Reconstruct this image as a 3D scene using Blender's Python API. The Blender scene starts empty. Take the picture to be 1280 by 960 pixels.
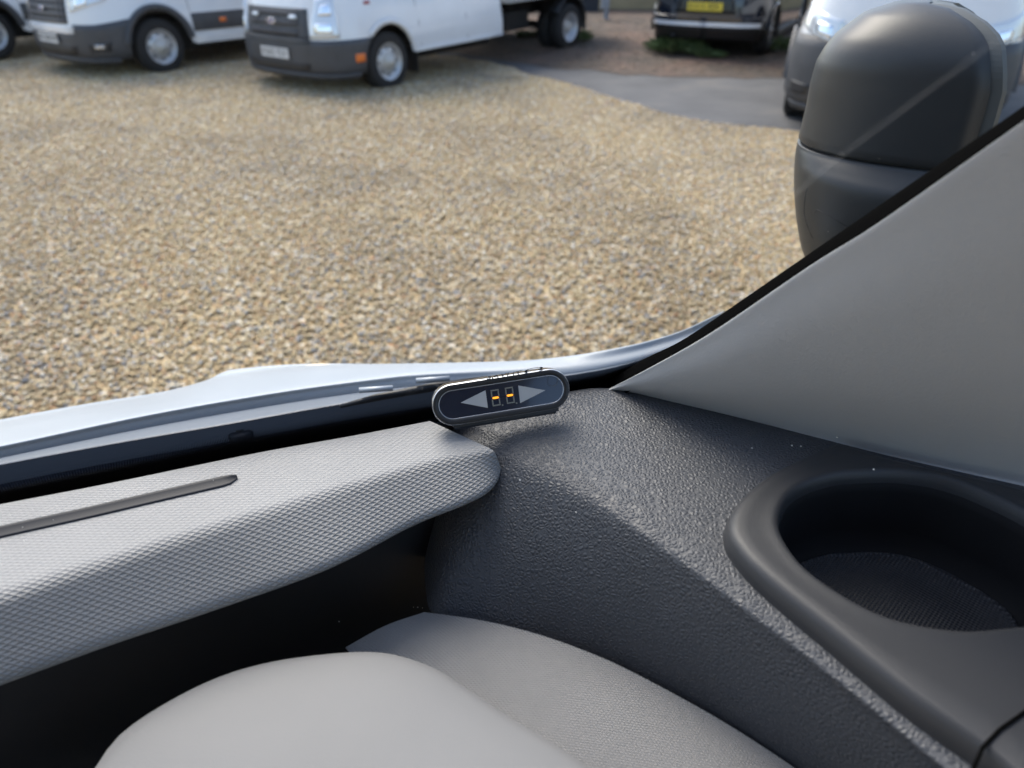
import bpy, bmesh, math, random
import numpy as np
from mathutils import Vector, Matrix
random.seed(7); rng = np.random.default_rng(7)
S = bpy.context.scene
COL = S.collection
R = math.radians

# ------------------------------------------------------------------ camera, sky, sun, exposure
CAMH = 1.65; F = 880.0; PITCH = R(32.5)
cd = bpy.data.cameras.new('camera'); cam = bpy.data.objects.new('camera', cd); COL.objects.link(cam)
cam.location = (0, 0, CAMH); cam.rotation_euler = (R(90) - PITCH, 0, 0)
cd.sensor_width = 36; cd.lens = F / 1280 * 36; cd.clip_start = .02; cd.clip_end = 2000
cd.dof.use_dof = True; cd.dof.focus_distance = .55; cd.dof.aperture_fstop = 6.2; cd.dof.aperture_blades = 0
S.camera = cam
SUN_EL, SUN_AZ = R(52), R(-28)          # azimuth measured from +Y towards +X
W = bpy.data.worlds.new('World'); S.world = W; W.use_nodes = True
wn = W.node_tree.nodes; bg = wn['Background']
sky = wn.new('ShaderNodeTexSky'); sky.sky_type = 'NISHITA'; sky.sun_disc = False
sky.sun_elevation = SUN_EL; sky.sun_rotation = SUN_AZ; sky.dust_density = 3.0; sky.ozone_density = 1.0; sky.air_density = 1.0
W.node_tree.links.new(sky.outputs[0], bg.inputs[0]); bg.inputs[1].default_value = .15
sl = bpy.data.lights.new('sun', 'SUN'); sl.energy = 1.2; sl.angle = R(35); sl.color = (1, .93, .84)
so = bpy.data.objects.new('sun', sl); COL.objects.link(so)
sd = Vector((math.sin(SUN_AZ) * math.cos(SUN_EL), math.cos(SUN_AZ) * math.cos(SUN_EL), math.sin(SUN_EL)))
so.rotation_euler = (-sd).to_track_quat('-Z', 'Y').to_euler(); so.location = (0, 0, 30)
vs = S.view_settings; vs.view_transform = 'Standard'; vs.look = 'None'; vs.gamma = 1; vs.use_curve_mapping = False
vs.exposure = 1.38
try:
    S.cycles.transparent_max_bounces = 16; S.cycles.max_bounces = 10; S.cycles.diffuse_bounces = 5
except Exception: pass

# ------------------------------------------------------------------ helpers: positions
cP, sP = math.cos(PITCH), math.sin(PITCH)
def ray(px, py):                         # point at optical depth 1 m
    u = (px - 640) / F; v = (py - 480) / F
    return Vector((u, cP - v * sP, -(sP + v * cP)))
CAM = Vector((0, 0, CAMH))
def PZ(px, py, zr):                      # on the level zr metres above the eye
    r = ray(px, py); return CAM + r * (zr / r.z)
def PD(px, py, d): return CAM + ray(px, py) * d
def PG(px, py, z=0): return PZ(px, py, z - CAMH)
def proj(p):
    q = p - CAM; d = q.y * cP - q.z * sP
    return 640 + q.x / d * F, 480 + (-q.z * cP - q.y * sP) / d * F
def cr(P, n, closed=False):              # Catmull-Rom through P, n points evenly spaced
    P = [np.array(p, float) for p in P]; m = len(P); out = []
    if closed: Q = [P[-1]] + P + [P[0], P[1]]; segs = m
    else: Q = [2 * P[0] - P[1]] + P + [2 * P[-1] - P[-2]]; segs = m - 1
    for i in range(segs):
        a, b, c, d = Q[i:i + 4]
        for t in np.linspace(0, 1, 16, endpoint=False):
            out.append(.5 * (2 * b + (c - a) * t + (2 * a - 5 * b + 4 * c - d) * t * t + (3 * b - a - 3 * c + d) * t ** 3))
    out.append(P[0] if closed else P[-1])
    out = np.array(out); L = np.concatenate([[0], np.cumsum(np.linalg.norm(np.diff(out, axis=0), axis=1))])
    T = np.linspace(0, L[-1], n + 1 if closed else n)
    res = np.stack([np.interp(T, L, out[:, k]) for k in range(out.shape[1])], 1)
    return res[:-1] if closed else res
def crp(P, n):                           # Catmull-Rom, parameter uniform (no re-spacing): for lofting across
    P = [np.array(p, float) for p in P]
    Q = [2 * P[0] - P[1]] + P + [2 * P[-1] - P[-2]]; out = []
    for x in np.linspace(0, len(P) - 1, n):
        i = min(int(x), len(P) - 2); t = x - i; a, b, c, d = Q[i:i + 4]
        out.append(.5 * (2 * b + (c - a) * t + (2 * a - 5 * b + 4 * c - d) * t * t + (3 * b - a - 3 * c + d) * t ** 3))
    return np.array(out)
def loft(curves, nu, nv):
    rows = [cr(c, nu) for c in curves]
    cols = [crp([r[i] for r in rows], nv) for i in range(nu)]
    return [[cols[i][j] for i in range(nu)] for j in range(nv)]
# ------------------------------------------------------------------ helpers: objects
def link(o, parent=None):
    COL.objects.link(o)
    if parent is not None: o.parent = parent
    return o
def empty(name, loc=(0, 0, 0), rz=0, parent=None, ry=0):
    o = bpy.data.objects.new(name, None); o.location = loc; o.rotation_euler = (0, ry, rz); o.empty_display_size = .1
    return link(o, parent)
def tag(o, label=None, cat=None, group=None, kind=None):
    for k, v in (('label', label), ('category', cat), ('group', group), ('kind', kind)):
        if v: o[k] = v
    return o
def mesh_obj(name, V, Fc, mat, parent=None, smooth=True, uv=None):
    me = bpy.data.meshes.new(name); me.from_pydata([tuple(v) for v in V], [], Fc)
    if uv is not None:
        l = me.uv_layers.new(name='UVMap')
        for lp in me.loops: l.data[lp.index].uv = uv[lp.vertex_index]
    me.validate(); me.update()
    if smooth: me.shade_smooth()
    if mat: me.materials.append(mat)
    return link(bpy.data.objects.new(name, me), parent)
def grid(name, rows, mat, parent=None, closed=False, smooth=True, flip=False, cap0=False, cap1=False):
    nv, nu = len(rows), len(rows[0]); V = [p for r in rows for p in r]; Fc = []
    for j in range(nv - 1):
        for i in range(nu if closed else nu - 1):
            k = (i + 1) % nu; f = (j * nu + i, j * nu + k, (j + 1) * nu + k, (j + 1) * nu + i)
            Fc.append(f[::-1] if flip else f)
    if cap0: Fc.append(tuple(range(nu)) if flip else tuple(range(nu))[::-1])
    if cap1: Fc.append(tuple(range((nv - 1) * nu, nv * nu))[::-1] if flip else tuple(range((nv - 1) * nu, nv * nu)))
    A = np.array(V, float).reshape(nv, nu, 3)
    uu = np.concatenate([[0], np.cumsum(np.linalg.norm(np.diff(A.mean(0), axis=0), axis=1))])
    vv = np.zeros((nv, nu)); vv[1:] = np.cumsum(np.linalg.norm(np.diff(A, axis=0), axis=2), axis=0)
    ul = np.zeros((nv, nu)); ul[:, 1:] = np.cumsum(np.linalg.norm(np.diff(A, axis=1), axis=2), axis=1)
    uv = [(ul[j, i], vv[j, i]) for j in range(nv) for i in range(nu)]
    return mesh_obj(name, V, Fc, mat, parent, smooth, uv)
def box_data(c, s, bev=0, seg=2):
    bm = bmesh.new(); bmesh.ops.create_cube(bm, size=1)
    bmesh.ops.scale(bm, vec=s, verts=bm.verts); bmesh.ops.translate(bm, vec=c, verts=bm.verts)
    if bev: bmesh.ops.bevel(bm, geom=bm.edges[:], offset=bev, segments=seg, affect='EDGES', profile=.6)
    return bm
def bm_obj(name, bm, mat, parent=None, smooth=True):
    me = bpy.data.meshes.new(name); bm.to_mesh(me); bm.free()
    if smooth: me.shade_smooth()
    if mat: me.materials.append(mat)
    return link(bpy.data.objects.new(name, me), parent)
def box(name, c, s, mat, parent=None, bev=0, smooth=False): return bm_obj(name, box_data(c, s, bev), mat, parent, smooth)
def prism(name, pts, mat, origin, ax, ay, az, depth, parent=None, inset=0):
    """flat outline pts (2-D) in the frame ax, ay, extruded from az*0 to az*depth, with a small chamfer"""
    n = len(pts); V = []; c = np.mean(pts, axis=0)
    lv = [(0, 1), (depth - inset, 1), (depth, None)] if inset else [(0, 1), (depth, 1)]
    for d, k in lv:
        for p in pts:
            q = np.array(p, float)
            if k is None:
                w = c - q; q = q + w / (np.linalg.norm(w) + 1e-9) * inset
            V.append(origin + ax * q[0] + ay * q[1] + az * d)
    m = len(lv); Fc = []
    for j in range(m - 1):
        for i in range(n):
            k = (i + 1) % n; Fc.append((j * n + i, j * n + k, (j + 1) * n + k, (j + 1) * n + i))
    Fc.append(tuple(range((m - 1) * n, m * n))); Fc.append(tuple(range(n))[::-1])
    return mesh_obj(name, V, Fc, mat, parent, False)
def tube(name, P, r, mat, parent=None, seg=8):
    P = [Vector(p) for p in P]; rows = []
    for i, p in enumerate(P):
        d = (P[min(i + 1, len(P) - 1)] - P[max(i - 1, 0)]).normalized()
        a = d.orthogonal().normalized() if i == 0 else (a - d * a.dot(d)).normalized()
        b = d.cross(a); rr = r[i] if isinstance(r, (list, tuple)) else r
        rows.append([p + (a * math.cos(t) + b * math.sin(t)) * rr for t in np.linspace(0, 2 * math.pi, seg, endpoint=False)])
    return grid(name, rows, mat, parent, closed=True, cap0=True, cap1=True)
def lathe(name, prof, mat, parent, seg=40, axis='y'):
    rows = []
    for r, h in prof:
        rows.append([(r * math.cos(t), h, r * math.sin(t)) for t in np.linspace(0, 2 * math.pi, seg, endpoint=False)])
    return grid(name, rows, mat, parent, closed=True)
def text(name, s, size, mat, parent, M, shear=0, extrude=.0004, align='CENTER'):
    cu = bpy.data.curves.new(name, 'FONT'); cu.body = s; cu.size = size; cu.align_x = align; cu.align_y = 'CENTER'
    cu.extrude = extrude; cu.shear = shear; cu.resolution_u = 3
    o = bpy.data.objects.new(name, cu); COL.objects.link(o)
    dg = bpy.context.evaluated_depsgraph_get(); me = bpy.data.meshes.new_from_object(o.evaluated_get(dg))
    bpy.data.objects.remove(o); me.name = name; me.transform(M); me.materials.clear(); me.materials.append(mat)
    return link(bpy.data.objects.new(name, me), parent)
def frame(o, x, y, z):
    M = Matrix.Identity(4)
    for i, a in enumerate((x, y, z)):
        for k in range(3): M[k][i] = a[k]
    for k in range(3): M[k][3] = o[k]
    return M

# ------------------------------------------------------------------ materials
class NT:
    def __init__(s, name):
        s.m = bpy.data.materials.new(name); s.m.use_nodes = True; s.t = s.m.node_tree; s.n = s.t.nodes
        s.b = s.n['Principled BSDF']; s.out = s.n['Material Output']
    def a(s, t, **k):
        n = s.n.new('ShaderNode' + t)
        for kk, v in k.items(): setattr(n, kk, v)
        return n
    def l(s, a, b): s.t.links.new(a, b)
    def v(s, x): return x
    def math(s, op, a, b=None, c=None):
        n = s.a('Math', operation=op)
        for i, x in enumerate((a, b, c)):
            if x is None: continue
            if isinstance(x, (int, float)): n.inputs[i].default_value = x
            else: s.l(x, n.inputs[i])
        return n.outputs[0]
    def coord(s, kind='Object'): return s.a('TexCoord').outputs[kind]
    def noise(s, vec, scale, detail=3, rough=.55):
        n = s.a('TexNoise'); n.inputs['Scale'].default_value = scale; n.inputs['Detail'].default_value = detail; n.inputs['Roughness'].default_value = rough
        s.l(vec, n.inputs['Vector']); return n
    def bump(s, h, strength, dist, prev=None):
        n = s.a('Bump'); n.inputs['Strength'].default_value = strength; n.inputs['Distance'].default_value = dist; s.l(h, n.inputs['Height'])
        if prev is not None: s.l(prev, n.inputs['Normal'])
        s.l(n.outputs[0], s.b.inputs['Normal']); return n.outputs[0]
    def ramp(s, fac, stops, interp='LINEAR'):
        n = s.a('ValToRGB'); e = n.color_ramp.elements; n.color_ramp.interpolation = interp
        while len(e) < len(stops): e.new(.5)
        for k, (p, c) in enumerate(stops): e[k].position = p; e[k].color = (*c, 1) if len(c) == 3 else c
        s.l(fac, n.inputs[0]); return n.outputs[0]
    def mix(s, f, a, b, mode='MIX'):
        n = s.a('MixRGB', blend_type=mode)
        for i, x in enumerate((f, a, b)):
            if isinstance(x, (int, float)): n.inputs[i].default_value = x
            elif isinstance(x, tuple): n.inputs[i].default_value = (*x, 1)
            else: s.l(x, n.inputs[i])
        return n.outputs[0]
    def set(s, **k):
        for kk, v in k.items():
            i = s.b.inputs[kk.replace('_', ' ')]
            if isinstance(v, tuple): i.default_value = (*v, 1) if len(v) == 3 else v
            elif isinstance(v, (int, float)): i.default_value = v
            else: s.l(v, i)
        return s
def pbr(name, col, rough=.5, metal=0., coat=0., mottle=0., mscale=8., bump=0., bscale=600., spec=.5):
    n = NT(name); n.set(Base_Color=col, Roughness=rough, Metallic=metal, Coat_Weight=coat, Specular_IOR_Level=spec)
    if mottle:
        t = n.noise(n.coord(), mscale, 5); k = n.ramp(t.outputs[0], [(.3, (1 - mottle,) * 3), (.7, (1 + mottle * .3,) * 3)])
        n.set(Base_Color=n.mix(1., col, k, 'MULTIPLY'))
        r = n.math('MULTIPLY_ADD', t.outputs[0], .25, rough - .12); n.set(Roughness=r)
    if bump: n.bump(n.noise(n.coord(), bscale, 2).outputs[0], bump, .0006)
    return n.m
M = {}
def quilted(name, col, pitch, strength, dist, rough):
    n = NT(name); uv = n.coord('UV'); sp = n.a('SeparateXYZ'); n.l(uv, sp.inputs[0]); u, v = sp.outputs[0], sp.outputs[1]
    def ln(a): return n.math('ABSOLUTE', n.math('SINE', n.math('MULTIPLY', a, math.pi / pitch)))
    h = n.math('MINIMUM', ln(n.math('ADD', u, n.math('MULTIPLY', v, 1.9))), ln(n.math('SUBTRACT', u, n.math('MULTIPLY', v, 1.9))))
    h = n.math('SUBTRACT', 1., n.math('POWER', h, .6))
    at = n.a('Attribute'); at.attribute_name = 'steep'; h = n.math('MULTIPLY', h, n.math('MULTIPLY_ADD', at.outputs['Fac'], .85, .40))
    b1 = n.bump(h, strength, dist); fine = n.noise(n.coord(), 1500, 2); n.bump(fine.outputs[0], .15, .0003, b1)
    t = n.noise(n.coord(), 14, 5); c = n.mix(1., col, n.ramp(t.outputs[0], [(.3, (.93,) * 3), (.7, (1.04,) * 3)]), 'MULTIPLY')
    n.set(Base_Color=c, Roughness=rough, Specular_IOR_Level=.4); return n.m
M['pad'] = quilted('pad_quilted_grey', (.265, .263, .259), .0063, .8, .0011, .5)
M['pad_fine'] = quilted('shoulder_quilted_grey', (.205, .204, .203), .0040, .85, .0015, .55)
def soft(name, col, rough, scale, strength, dist):
    n = NT(name); co = n.coord(); t = n.noise(co, 6, 4); k = n.ramp(t.outputs[0], [(.3, (.94,) * 3), (.7, (1.04,) * 3)])
    n.set(Base_Color=n.mix(1., col, k, 'MULTIPLY'), Roughness=rough, Specular_IOR_Level=.4)
    v = n.noise(co, scale, 3); n.bump(v.outputs[0], strength, dist); return n.m
M['hood'] = soft('hood_smooth_grey', (.175, .175, .174), .6, 1100, .3, .0005)
M['pillar'] = soft('pillar_trim_grey', (.45, .45, .445), .6, 650, .5, .0006)
def leather(name, col, scale, strength, rough):
    n = NT(name); co = n.coord(); w = n.noise(co, 120, 2)
    c2 = n.mix(.0022, co, w.outputs['Color'], 'ADD')
    v = n.a('TexVoronoi', feature='DISTANCE_TO_EDGE'); v.inputs['Scale'].default_value = scale; n.l(c2, v.inputs['Vector'])
    h = n.ramp(v.outputs['Distance'], [(0, (0,) * 3), (.42, (1,) * 3)], 'EASE')
    b = n.bump(h, strength, .0010); n.bump(n.noise(co, 900, 3).outputs[0], .08, .0003, b)
    t = n.noise(co, 9, 5)
    n.set(Base_Color=n.mix(1., col, n.ramp(t.outputs[0], [(.3, (.85,) * 3), (.7, (1.15,) * 3)]), 'MULTIPLY'), Roughness=n.math('MULTIPLY_ADD', t.outputs[0], .2, rough - .1), Specular_IOR_Level=.5)
    return n.m
M['leather'] = leather('black_grained_plastic', (.044, .047, .054), 360, .55, .50)
M['cup'] = soft('black_satin_plastic', (.028, .029, .032), .45, 1500, .35, .0006)
M['cup_shade'] = pbr('cup_wall_shade_black', (.008, .008, .009), .75, spec=.2)  # the cup holder's black plastic, darkened to carry the shade inside
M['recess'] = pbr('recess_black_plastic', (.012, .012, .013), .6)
def dotmat(name):
    n = NT(name); sp = n.a('SeparateXYZ'); n.l(n.coord(), sp.inputs[0])
    def w(x): return n.math('SINE', n.math('MULTIPLY', x, 2 * math.pi / .0032))
    h = n.math('MULTIPLY', w(sp.outputs[0]), w(sp.outputs[1]))
    n.set(Base_Color=(.016, .017, .021), Roughness=.55); n.bump(h, .5, .001); return n.m
M['mat'] = dotmat('rubber_dotted_mat')
M['strip'] = pbr('dark_blue_grey_plastic', (.012, .014, .020), .5, spec=.25)
M['black'] = pbr('black_plastic', (.012, .012, .013), .45)
M['gloss'] = pbr('gloss_black', (.010, .011, .013), .12, spec=.5)
M['screen'] = pbr('display_screen', (.014, .020, .036), .10, coat=.3)
M['print'] = pbr('grey_print', (.42, .42, .41), .5)
M['print_dim'] = pbr('unlit_segment', (.20, .20, .17), .5)
M['print_faint'] = pbr('faint_print', (.05, .055, .065), .4)
M['rimline'] = pbr('bright_bevel', (.45, .46, .48), .25, .7)
n = NT('lit_segment'); n.set(Base_Color=(.6, .25, .03), Emission_Color=(1, .33, .015), Emission_Strength=.65); M['lit'] = n.m
def glass(name, tint, rough=0., refl=1.):
    n = NT(name); n.n.remove(n.b); tr = n.a('BsdfTransparent'); tr.inputs[0].default_value = (*tint, 1)
    gl = n.a('BsdfGlossy'); gl.inputs['Roughness'].default_value = rough; gl.inputs['Color'].default_value = (refl,) * 3 + (1,)
    fr = n.a('Fresnel'); fr.inputs[0].default_value = 1.5; mx = n.a('MixShader')
    n.l(fr.outputs[0], mx.inputs[0]); n.l(tr.outputs[0], mx.inputs[1]); n.l(gl.outputs[0], mx.inputs[2]); n.l(mx.outputs[0], n.out.inputs[0]); return n.m
M['glass'] = glass('windscreen_glass', (.90, .93, .92), .01, .14)
M['mirror'] = pbr('mirror_silver', (.8, .82, .84), .03, 1.)
M['mirror_shell'] = soft('mirror_black_plastic', (.040, .042, .043), .38, 1200, .25, .0005)
M['mirror_rim'] = soft('mirror_rim_grey', (.10, .105, .10), .5, 1200, .2, .0004)
def fritm():
    n = NT('frit_print'); n.n.remove(n.b); sp = n.a('SeparateXYZ'); n.l(n.coord('UV'), sp.inputs[0]); u, v = sp.outputs[0], sp.outputs[1]
    p = .0016                                               # dot rows, shrinking towards the clear glass
    def fr(x): return n.math('SUBTRACT', n.math('FRACT', x), .5)
    row = n.math('DIVIDE', v, p * .8)
    uu = n.math('ADD', n.math('DIVIDE', u, p), n.math('MULTIPLY', n.math('FLOOR', row), .5))
    d = n.math('SQRT', n.math('ADD', n.math('POWER', fr(uu), 2.), n.math('POWER', fr(row), 2.)))
    at = n.a('Attribute'); at.attribute_name = 'edge'       # 0 solid print ... 1 clear glass
    rad = n.math('MULTIPLY_ADD', n.math('SUBTRACT', 1., at.outputs['Fac']), .75, .02)
    dot = n.math('LESS_THAN', d, rad)
    tr = n.a('BsdfTransparent'); bl = n.a('BsdfDiffuse'); bl.inputs[0].default_value = (.008, .008, .009, 1); mx = n.a('MixShader')
    n.l(dot, mx.inputs[0]); n.l(tr.outputs[0], mx.inputs[1]); n.l(bl.outputs[0], mx.inputs[2]); n.l(mx.outputs[0], n.out.inputs[0]); return n.m
M['frit'] = fritm()
M['paint'] = pbr('white_paint', (.72, .74, .76), .22, coat=.6, mottle=.05, mscale=3)
M['paint_pearl'] = pbr('bonnet_white_paint', (.36, .40, .44), .42, coat=.1, mottle=.05, mscale=5)
M['cowl'] = pbr('cowl_grey_plastic', (.14, .16, .19), .35)
M['scuttle'] = pbr('scuttle_dark_plastic', (.014, .018, .028), .45)
M['seal'] = pbr('rubber_seal', (.004, .004, .004), .9, spec=0.)
M['bumper'] = pbr('bumper_dark_plastic', (.055, .058, .065), .5, mottle=.25, mscale=6)
M['bumper_grey'] = pbr('bumper_grey_plastic', (.055, .058, .065), .55, mottle=.2, mscale=6)
M['grille'] = pbr('grille_dark', (.02, .02, .022), .5)
M['grille_bar'] = pbr('grille_grey_bar', (.10, .10, .11), .45)
M['tyre'] = pbr('tyre_rubber', (.017, .017, .018), .8, mottle=.3, mscale=12, bump=.4, bscale=90)
M['rim'] = pbr('wheel_silver', (.52, .54, .57), .38, .6, mottle=.2, mscale=10)
M['hubcap'] = pbr('hub_cap_grey', (.50, .49, .46), .45, .2)
M['lens'] = pbr('headlamp_lens', (.62, .66, .70), .08, .3, coat=1.)
M['lens_in'] = pbr('headlamp_reflector', (.85, .87, .9), .12, .9)
M['orange'] = pbr('orange_lens', (.75, .18, .03), .25)
M['red'] = pbr('red_lens', (.35, .02, .02), .2)
M['plate_w'] = pbr('plate_white', (.62, .63, .63), .4)
M['plate_y'] = pbr('plate_yellow', (.75, .58, .06), .4)
M['plate_txt'] = pbr('plate_black', (.015, .015, .015), .5)
M['badge_blue'] = pbr('badge_blue', (.03, .06, .22), .2, coat=.5)
M['strip_silver'] = pbr('silver_strip', (.80, .84, .90), .3, .2, coat=.5)
M['chrome'] = pbr('chrome', (.72, .74, .78), .18, .9)
M['carpaint'] = pbr('black_car_paint', (.010, .014, .024), .12, coat=1.)
M['dglass'] = pbr('dark_vehicle_glass', (.02, .025, .03), .05, coat=.5)
M['under'] = pbr('underbody_black', (.010, .010, .010), .9)
M['bed'] = pbr('flatbed_pale_metal', (.50, .51, .50), .45, .2, mottle=.2, mscale=5)
M['galv'] = pbr('galvanised_post', (.42, .45, .48), .5, .4, mottle=.3, mscale=14)
M['lining'] = pbr('cabin_lining_grey', (.40, .40, .39), .9)
M['bulkhead'] = pbr('bulkhead_grey', (.24, .24, .24), .9)
M['cabin_dark'] = pbr('cabin_dark_grey', (.06, .06, .065), .8)
M['cream'] = pbr('cream_oval', (.72, .62, .47), .4)
M['speck'] = pbr('dust_pale', (.75, .72, .66), .8)
def ground_gravel():
    n = NT('gravel_bed'); co = n.coord(); v = n.a('TexVoronoi'); v.inputs['Scale'].default_value = 42; n.l(co, v.inputs['Vector'])
    hs = n.a('SeparateXYZ'); n.l(v.outputs['Color'], hs.inputs[0])
    c = n.ramp(hs.outputs[0], STONES, 'CONSTANT')
    big = n.noise(co, .9, 5); c = n.mix(1., c, n.ramp(big.outputs[0], [(.3, (.80, .78, .76)), (.7, (1.08, 1.05, 1.0))]), 'MULTIPLY')
    n.set(Base_Color=c, Roughness=.9); n.bump(n.math('SUBTRACT', 1., v.outputs['Distance']), .9, .012); return n.m
STONES = [(0, (.37, .28, .15)), (.16, (.45, .355, .20)), (.34, (.53, .435, .27)), (.50, (.36, .265, .15)), (.60, (.62, .54, .40)), (.70, (.44, .31, .165)), (.80, (.36, .345, .32)), (.88, (.28, .275, .275)), (.93, (.70, .65, .55)), (.97, (.43, .26, .14))]
M['bed_gravel'] = ground_gravel()
n = NT('gravel_stone'); oi = n.a('ObjectInfo'); c = n.ramp(oi.outputs['Random'], STONES, 'CONSTANT')
pz = n.noise(n.a('NewGeometry').outputs['Position'], .8, 4); c = n.mix(1., c, n.ramp(pz.outputs[0], [(.30, (.68, .68, .70)), (.5, (.95, .93, .90)), (.70, (1.06, 1.03, .94))]), 'MULTIPLY')
t = n.noise(n.coord(), 60, 3); c = n.mix(1., c, n.ramp(t.outputs[0], [(.3, (.8,) * 3), (.7, (1.15,) * 3)]), 'MULTIPLY')
n.set(Base_Color=c, Roughness=.75); M['stone'] = n.m
def asph():
    n = NT('asphalt'); co = n.coord(); a = n.noise(co, 1.3, 6); b = n.noise(co, 180, 3)
    c = n.ramp(a.outputs[0], [(.3, (.07, .07, .073)), (.55, (.098, .098, .102)), (.75, (.14, .13, .118))])
    c = n.mix(.5, c, n.ramp(b.outputs[0], [(.3, (.55,) * 3), (.7, (1.3,) * 3)]), 'MULTIPLY'); n.set(Base_Color=c, Roughness=.85); n.bump(b.outputs[0], .5, .006); return n.m
M['asphalt'] = asph()
def dirt():
    n = NT('brown_dirt'); co = n.coord(); a = n.noise(co, 1.1, 6); b = n.noise(co, 14, 6, .7)
    c = n.ramp(a.outputs[0], [(.3, (.060, .052, .043)), (.5, (.10, .076, .060)), (.7, (.15, .095, .072))])
    c = n.mix(.8, c, n.ramp(b.outputs[0], [(.35, (.45,) * 3), (.65, (1.4, 1.35, 1.3))]), 'MULTIPLY'); n.set(Base_Color=c, Roughness=.95); n.bump(b.outputs[0], .8, .03); return n.m
M['dirt'] = dirt()
n = NT('leaf_green'); oi = n.a('NewGeometry'); c = n.ramp(oi.outputs['Random Per Island'], [(0, (.05, .085, .03)), (.5, (.10, .15, .055)), (1, (.17, .21, .09))]); n.set(Base_Color=c, Roughness=.6); M['leaf'] = n.m
M['leaf_dry'] = pbr('leaf_litter', (.20, .14, .09), .8, mottle=.4, mscale=3)
M['wall'] = pbr('tan_rendered_wall', (.42, .32, .18), .9, mottle=.25, mscale=2.5, bump=.4, bscale=60)
M['darkbox'] = pbr('dark_box', (.03, .033, .04), .6)

# ------------------------------------------------------------------ the setting: ground sheets
def gz(x, y):                            # the lot rises a little towards the dirt verge
    t = min(max((y - 10.2) / 4.5, 0), 1); return .22 * t * t * (3 - 2 * t)
def sheet(name, x0, x1, y0, y1, nx, ny, mat, dz, fn=None):
    rows = [[(x, y, (fn or gz)(x, y) + dz) for x in np.linspace(x0, x1, nx)] for y in np.linspace(y0, y1, ny)]
    return tag(grid(name, rows, mat), kind='structure')
far = [-400, -120, -40, -20] + list(np.linspace(-12, 16, 29)) + [30, 60, 150, 400]
fy = [-400, -100, -30, -10] + list(np.linspace(0, 24, 33)) + [40, 100, 250, 600]
tag(grid('gravel_ground', [[(x, y, gz(x, y)) for x in far] for y in fy], M['bed_gravel']), kind='structure')
def ribbon(name, A, B, mat, dz, n=40, m=9, jag=.0):
    a, b = cr(A, n), cr(B, n); rows = []
    for j in range(m):
        t = j / (m - 1); r = []
        for i in range(n):
            p = a[i] * (1 - t) + b[i] * t
            if j in (0, m - 1): p = p + rng.normal(0, jag, 2)
            r.append((p[0], p[1], gz(p[0], p[1]) + dz))
        rows.append(r)
    return tag(grid(name, rows, mat), kind='structure')
def g2(px, py): p = PG(px, py); return (p.x, p.y)
ribbon('asphalt_path', [g2(520, 72), g2(620, 83), g2(700, 101), g2(850, 146), g2(990, 164), (4.6, 6.6), (7.5, 5.5), (12, 4.5)],
       [g2(520, 66), g2(600, 74), g2(700, 84), g2(850, 92), g2(985, 96), (5.6, 10.0), (8.5, 9.6), (13, 9.0)], M['asphalt'], .006, 60, 12, .05)
ribbon('dirt_verge', [g2(440, 60), g2(600, 78), g2(700, 88), g2(850, 97), g2(985, 100), (5.6, 10.0), (9, 9.6), (16, 8.4)],
       [(-6, 26), (-2, 26), (1, 26), (5, 26), (9, 26), (14, 26), (20, 26), (30, 26)], M['dirt'], .012, 70, 40, .06)

# gravel stones: real pebbles scattered over the visible bed
SC = bpy.data.collections.new('pebbles')
for k in range(7):
    bm = bmesh.new(); bmesh.ops.create_icosphere(bm, subdivisions=2, radius=1)
    ax = np.array([1, random.uniform(.7, .95), random.uniform(.5, .75)]); ph = rng.uniform(0, 6, 6)
    for v in bm.verts:
        c = np.array(v.co); k2 = 1 + .13 * math.sin(2.3 * c[0] + ph[0]) + .12 * math.sin(3.1 * c[1] + ph[1]) + .10 * math.sin(3.7 * c[2] + ph[2])
        v.co = Vector(c * ax * k2)
    me = bpy.data.meshes.new('pebble'); bm.to_mesh(me); bm.free(); me.shade_smooth(); me.materials.append(M['stone'])
    SC.objects.link(bpy.data.objects.new('pebble', me))
edge = cr([g2(520, 72), g2(620, 83), g2(700, 101), g2(850, 146), g2(990, 164), (4.6, 6.6)], 24)
V = [(-2.6, 1.9, .004), (2.2, 1.9, .004)]; V += [(p[0], p[1] + rng.normal(0, .04), .004) for p in edge[::-1]] + [(-2.6, 11.6, .06), (-9.5, 11.6, .06)]
bed = mesh_obj('gravel', V, [tuple(range(len(V)))], M['bed_gravel'], None, False)
tag(bed, 'loose tan and grey pebble gravel covering the parking lot', 'gravel', kind='stuff')
ng = bpy.data.node_groups.new('scatter_pebbles', 'GeometryNodeTree')
ng.interface.new_socket('Geometry', in_out='INPUT', socket_type='NodeSocketGeometry'); ng.interface.new_socket('Geometry', in_out='OUTPUT', socket_type='NodeSocketGeometry')
N = ng.nodes; gi = N.new('NodeGroupInput'); go = N.new('NodeGroupOutput')
dp = N.new('GeometryNodeDistributePointsOnFaces'); dp.inputs['Density'].default_value = 2700
ip = N.new('GeometryNodeInstanceOnPoints'); ci = N.new('GeometryNodeCollectionInfo'); ci.inputs['Collection'].default_value = SC
ci.inputs['Separate Children'].default_value = True; ip.inputs['Pick Instance'].default_value = True
rr = N.new('FunctionNodeRandomValue'); rr.data_type = 'FLOAT_VECTOR'; rr.inputs[0].default_value = (-.4, -.4, 0); rr.inputs[1].default_value = (.4, .4, 6.283)
rs = N.new('FunctionNodeRandomValue'); rs.data_type = 'FLOAT'; rs.inputs[2].default_value = 0; rs.inputs[3].default_value = 1
pw = N.new('ShaderNodeMath'); pw.operation = 'POWER'; pw.inputs[1].default_value = 2.2
ma = N.new('ShaderNodeMath'); ma.operation = 'MULTIPLY_ADD'; ma.inputs[1].default_value = .0100; ma.inputs[2].default_value = .0066
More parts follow.
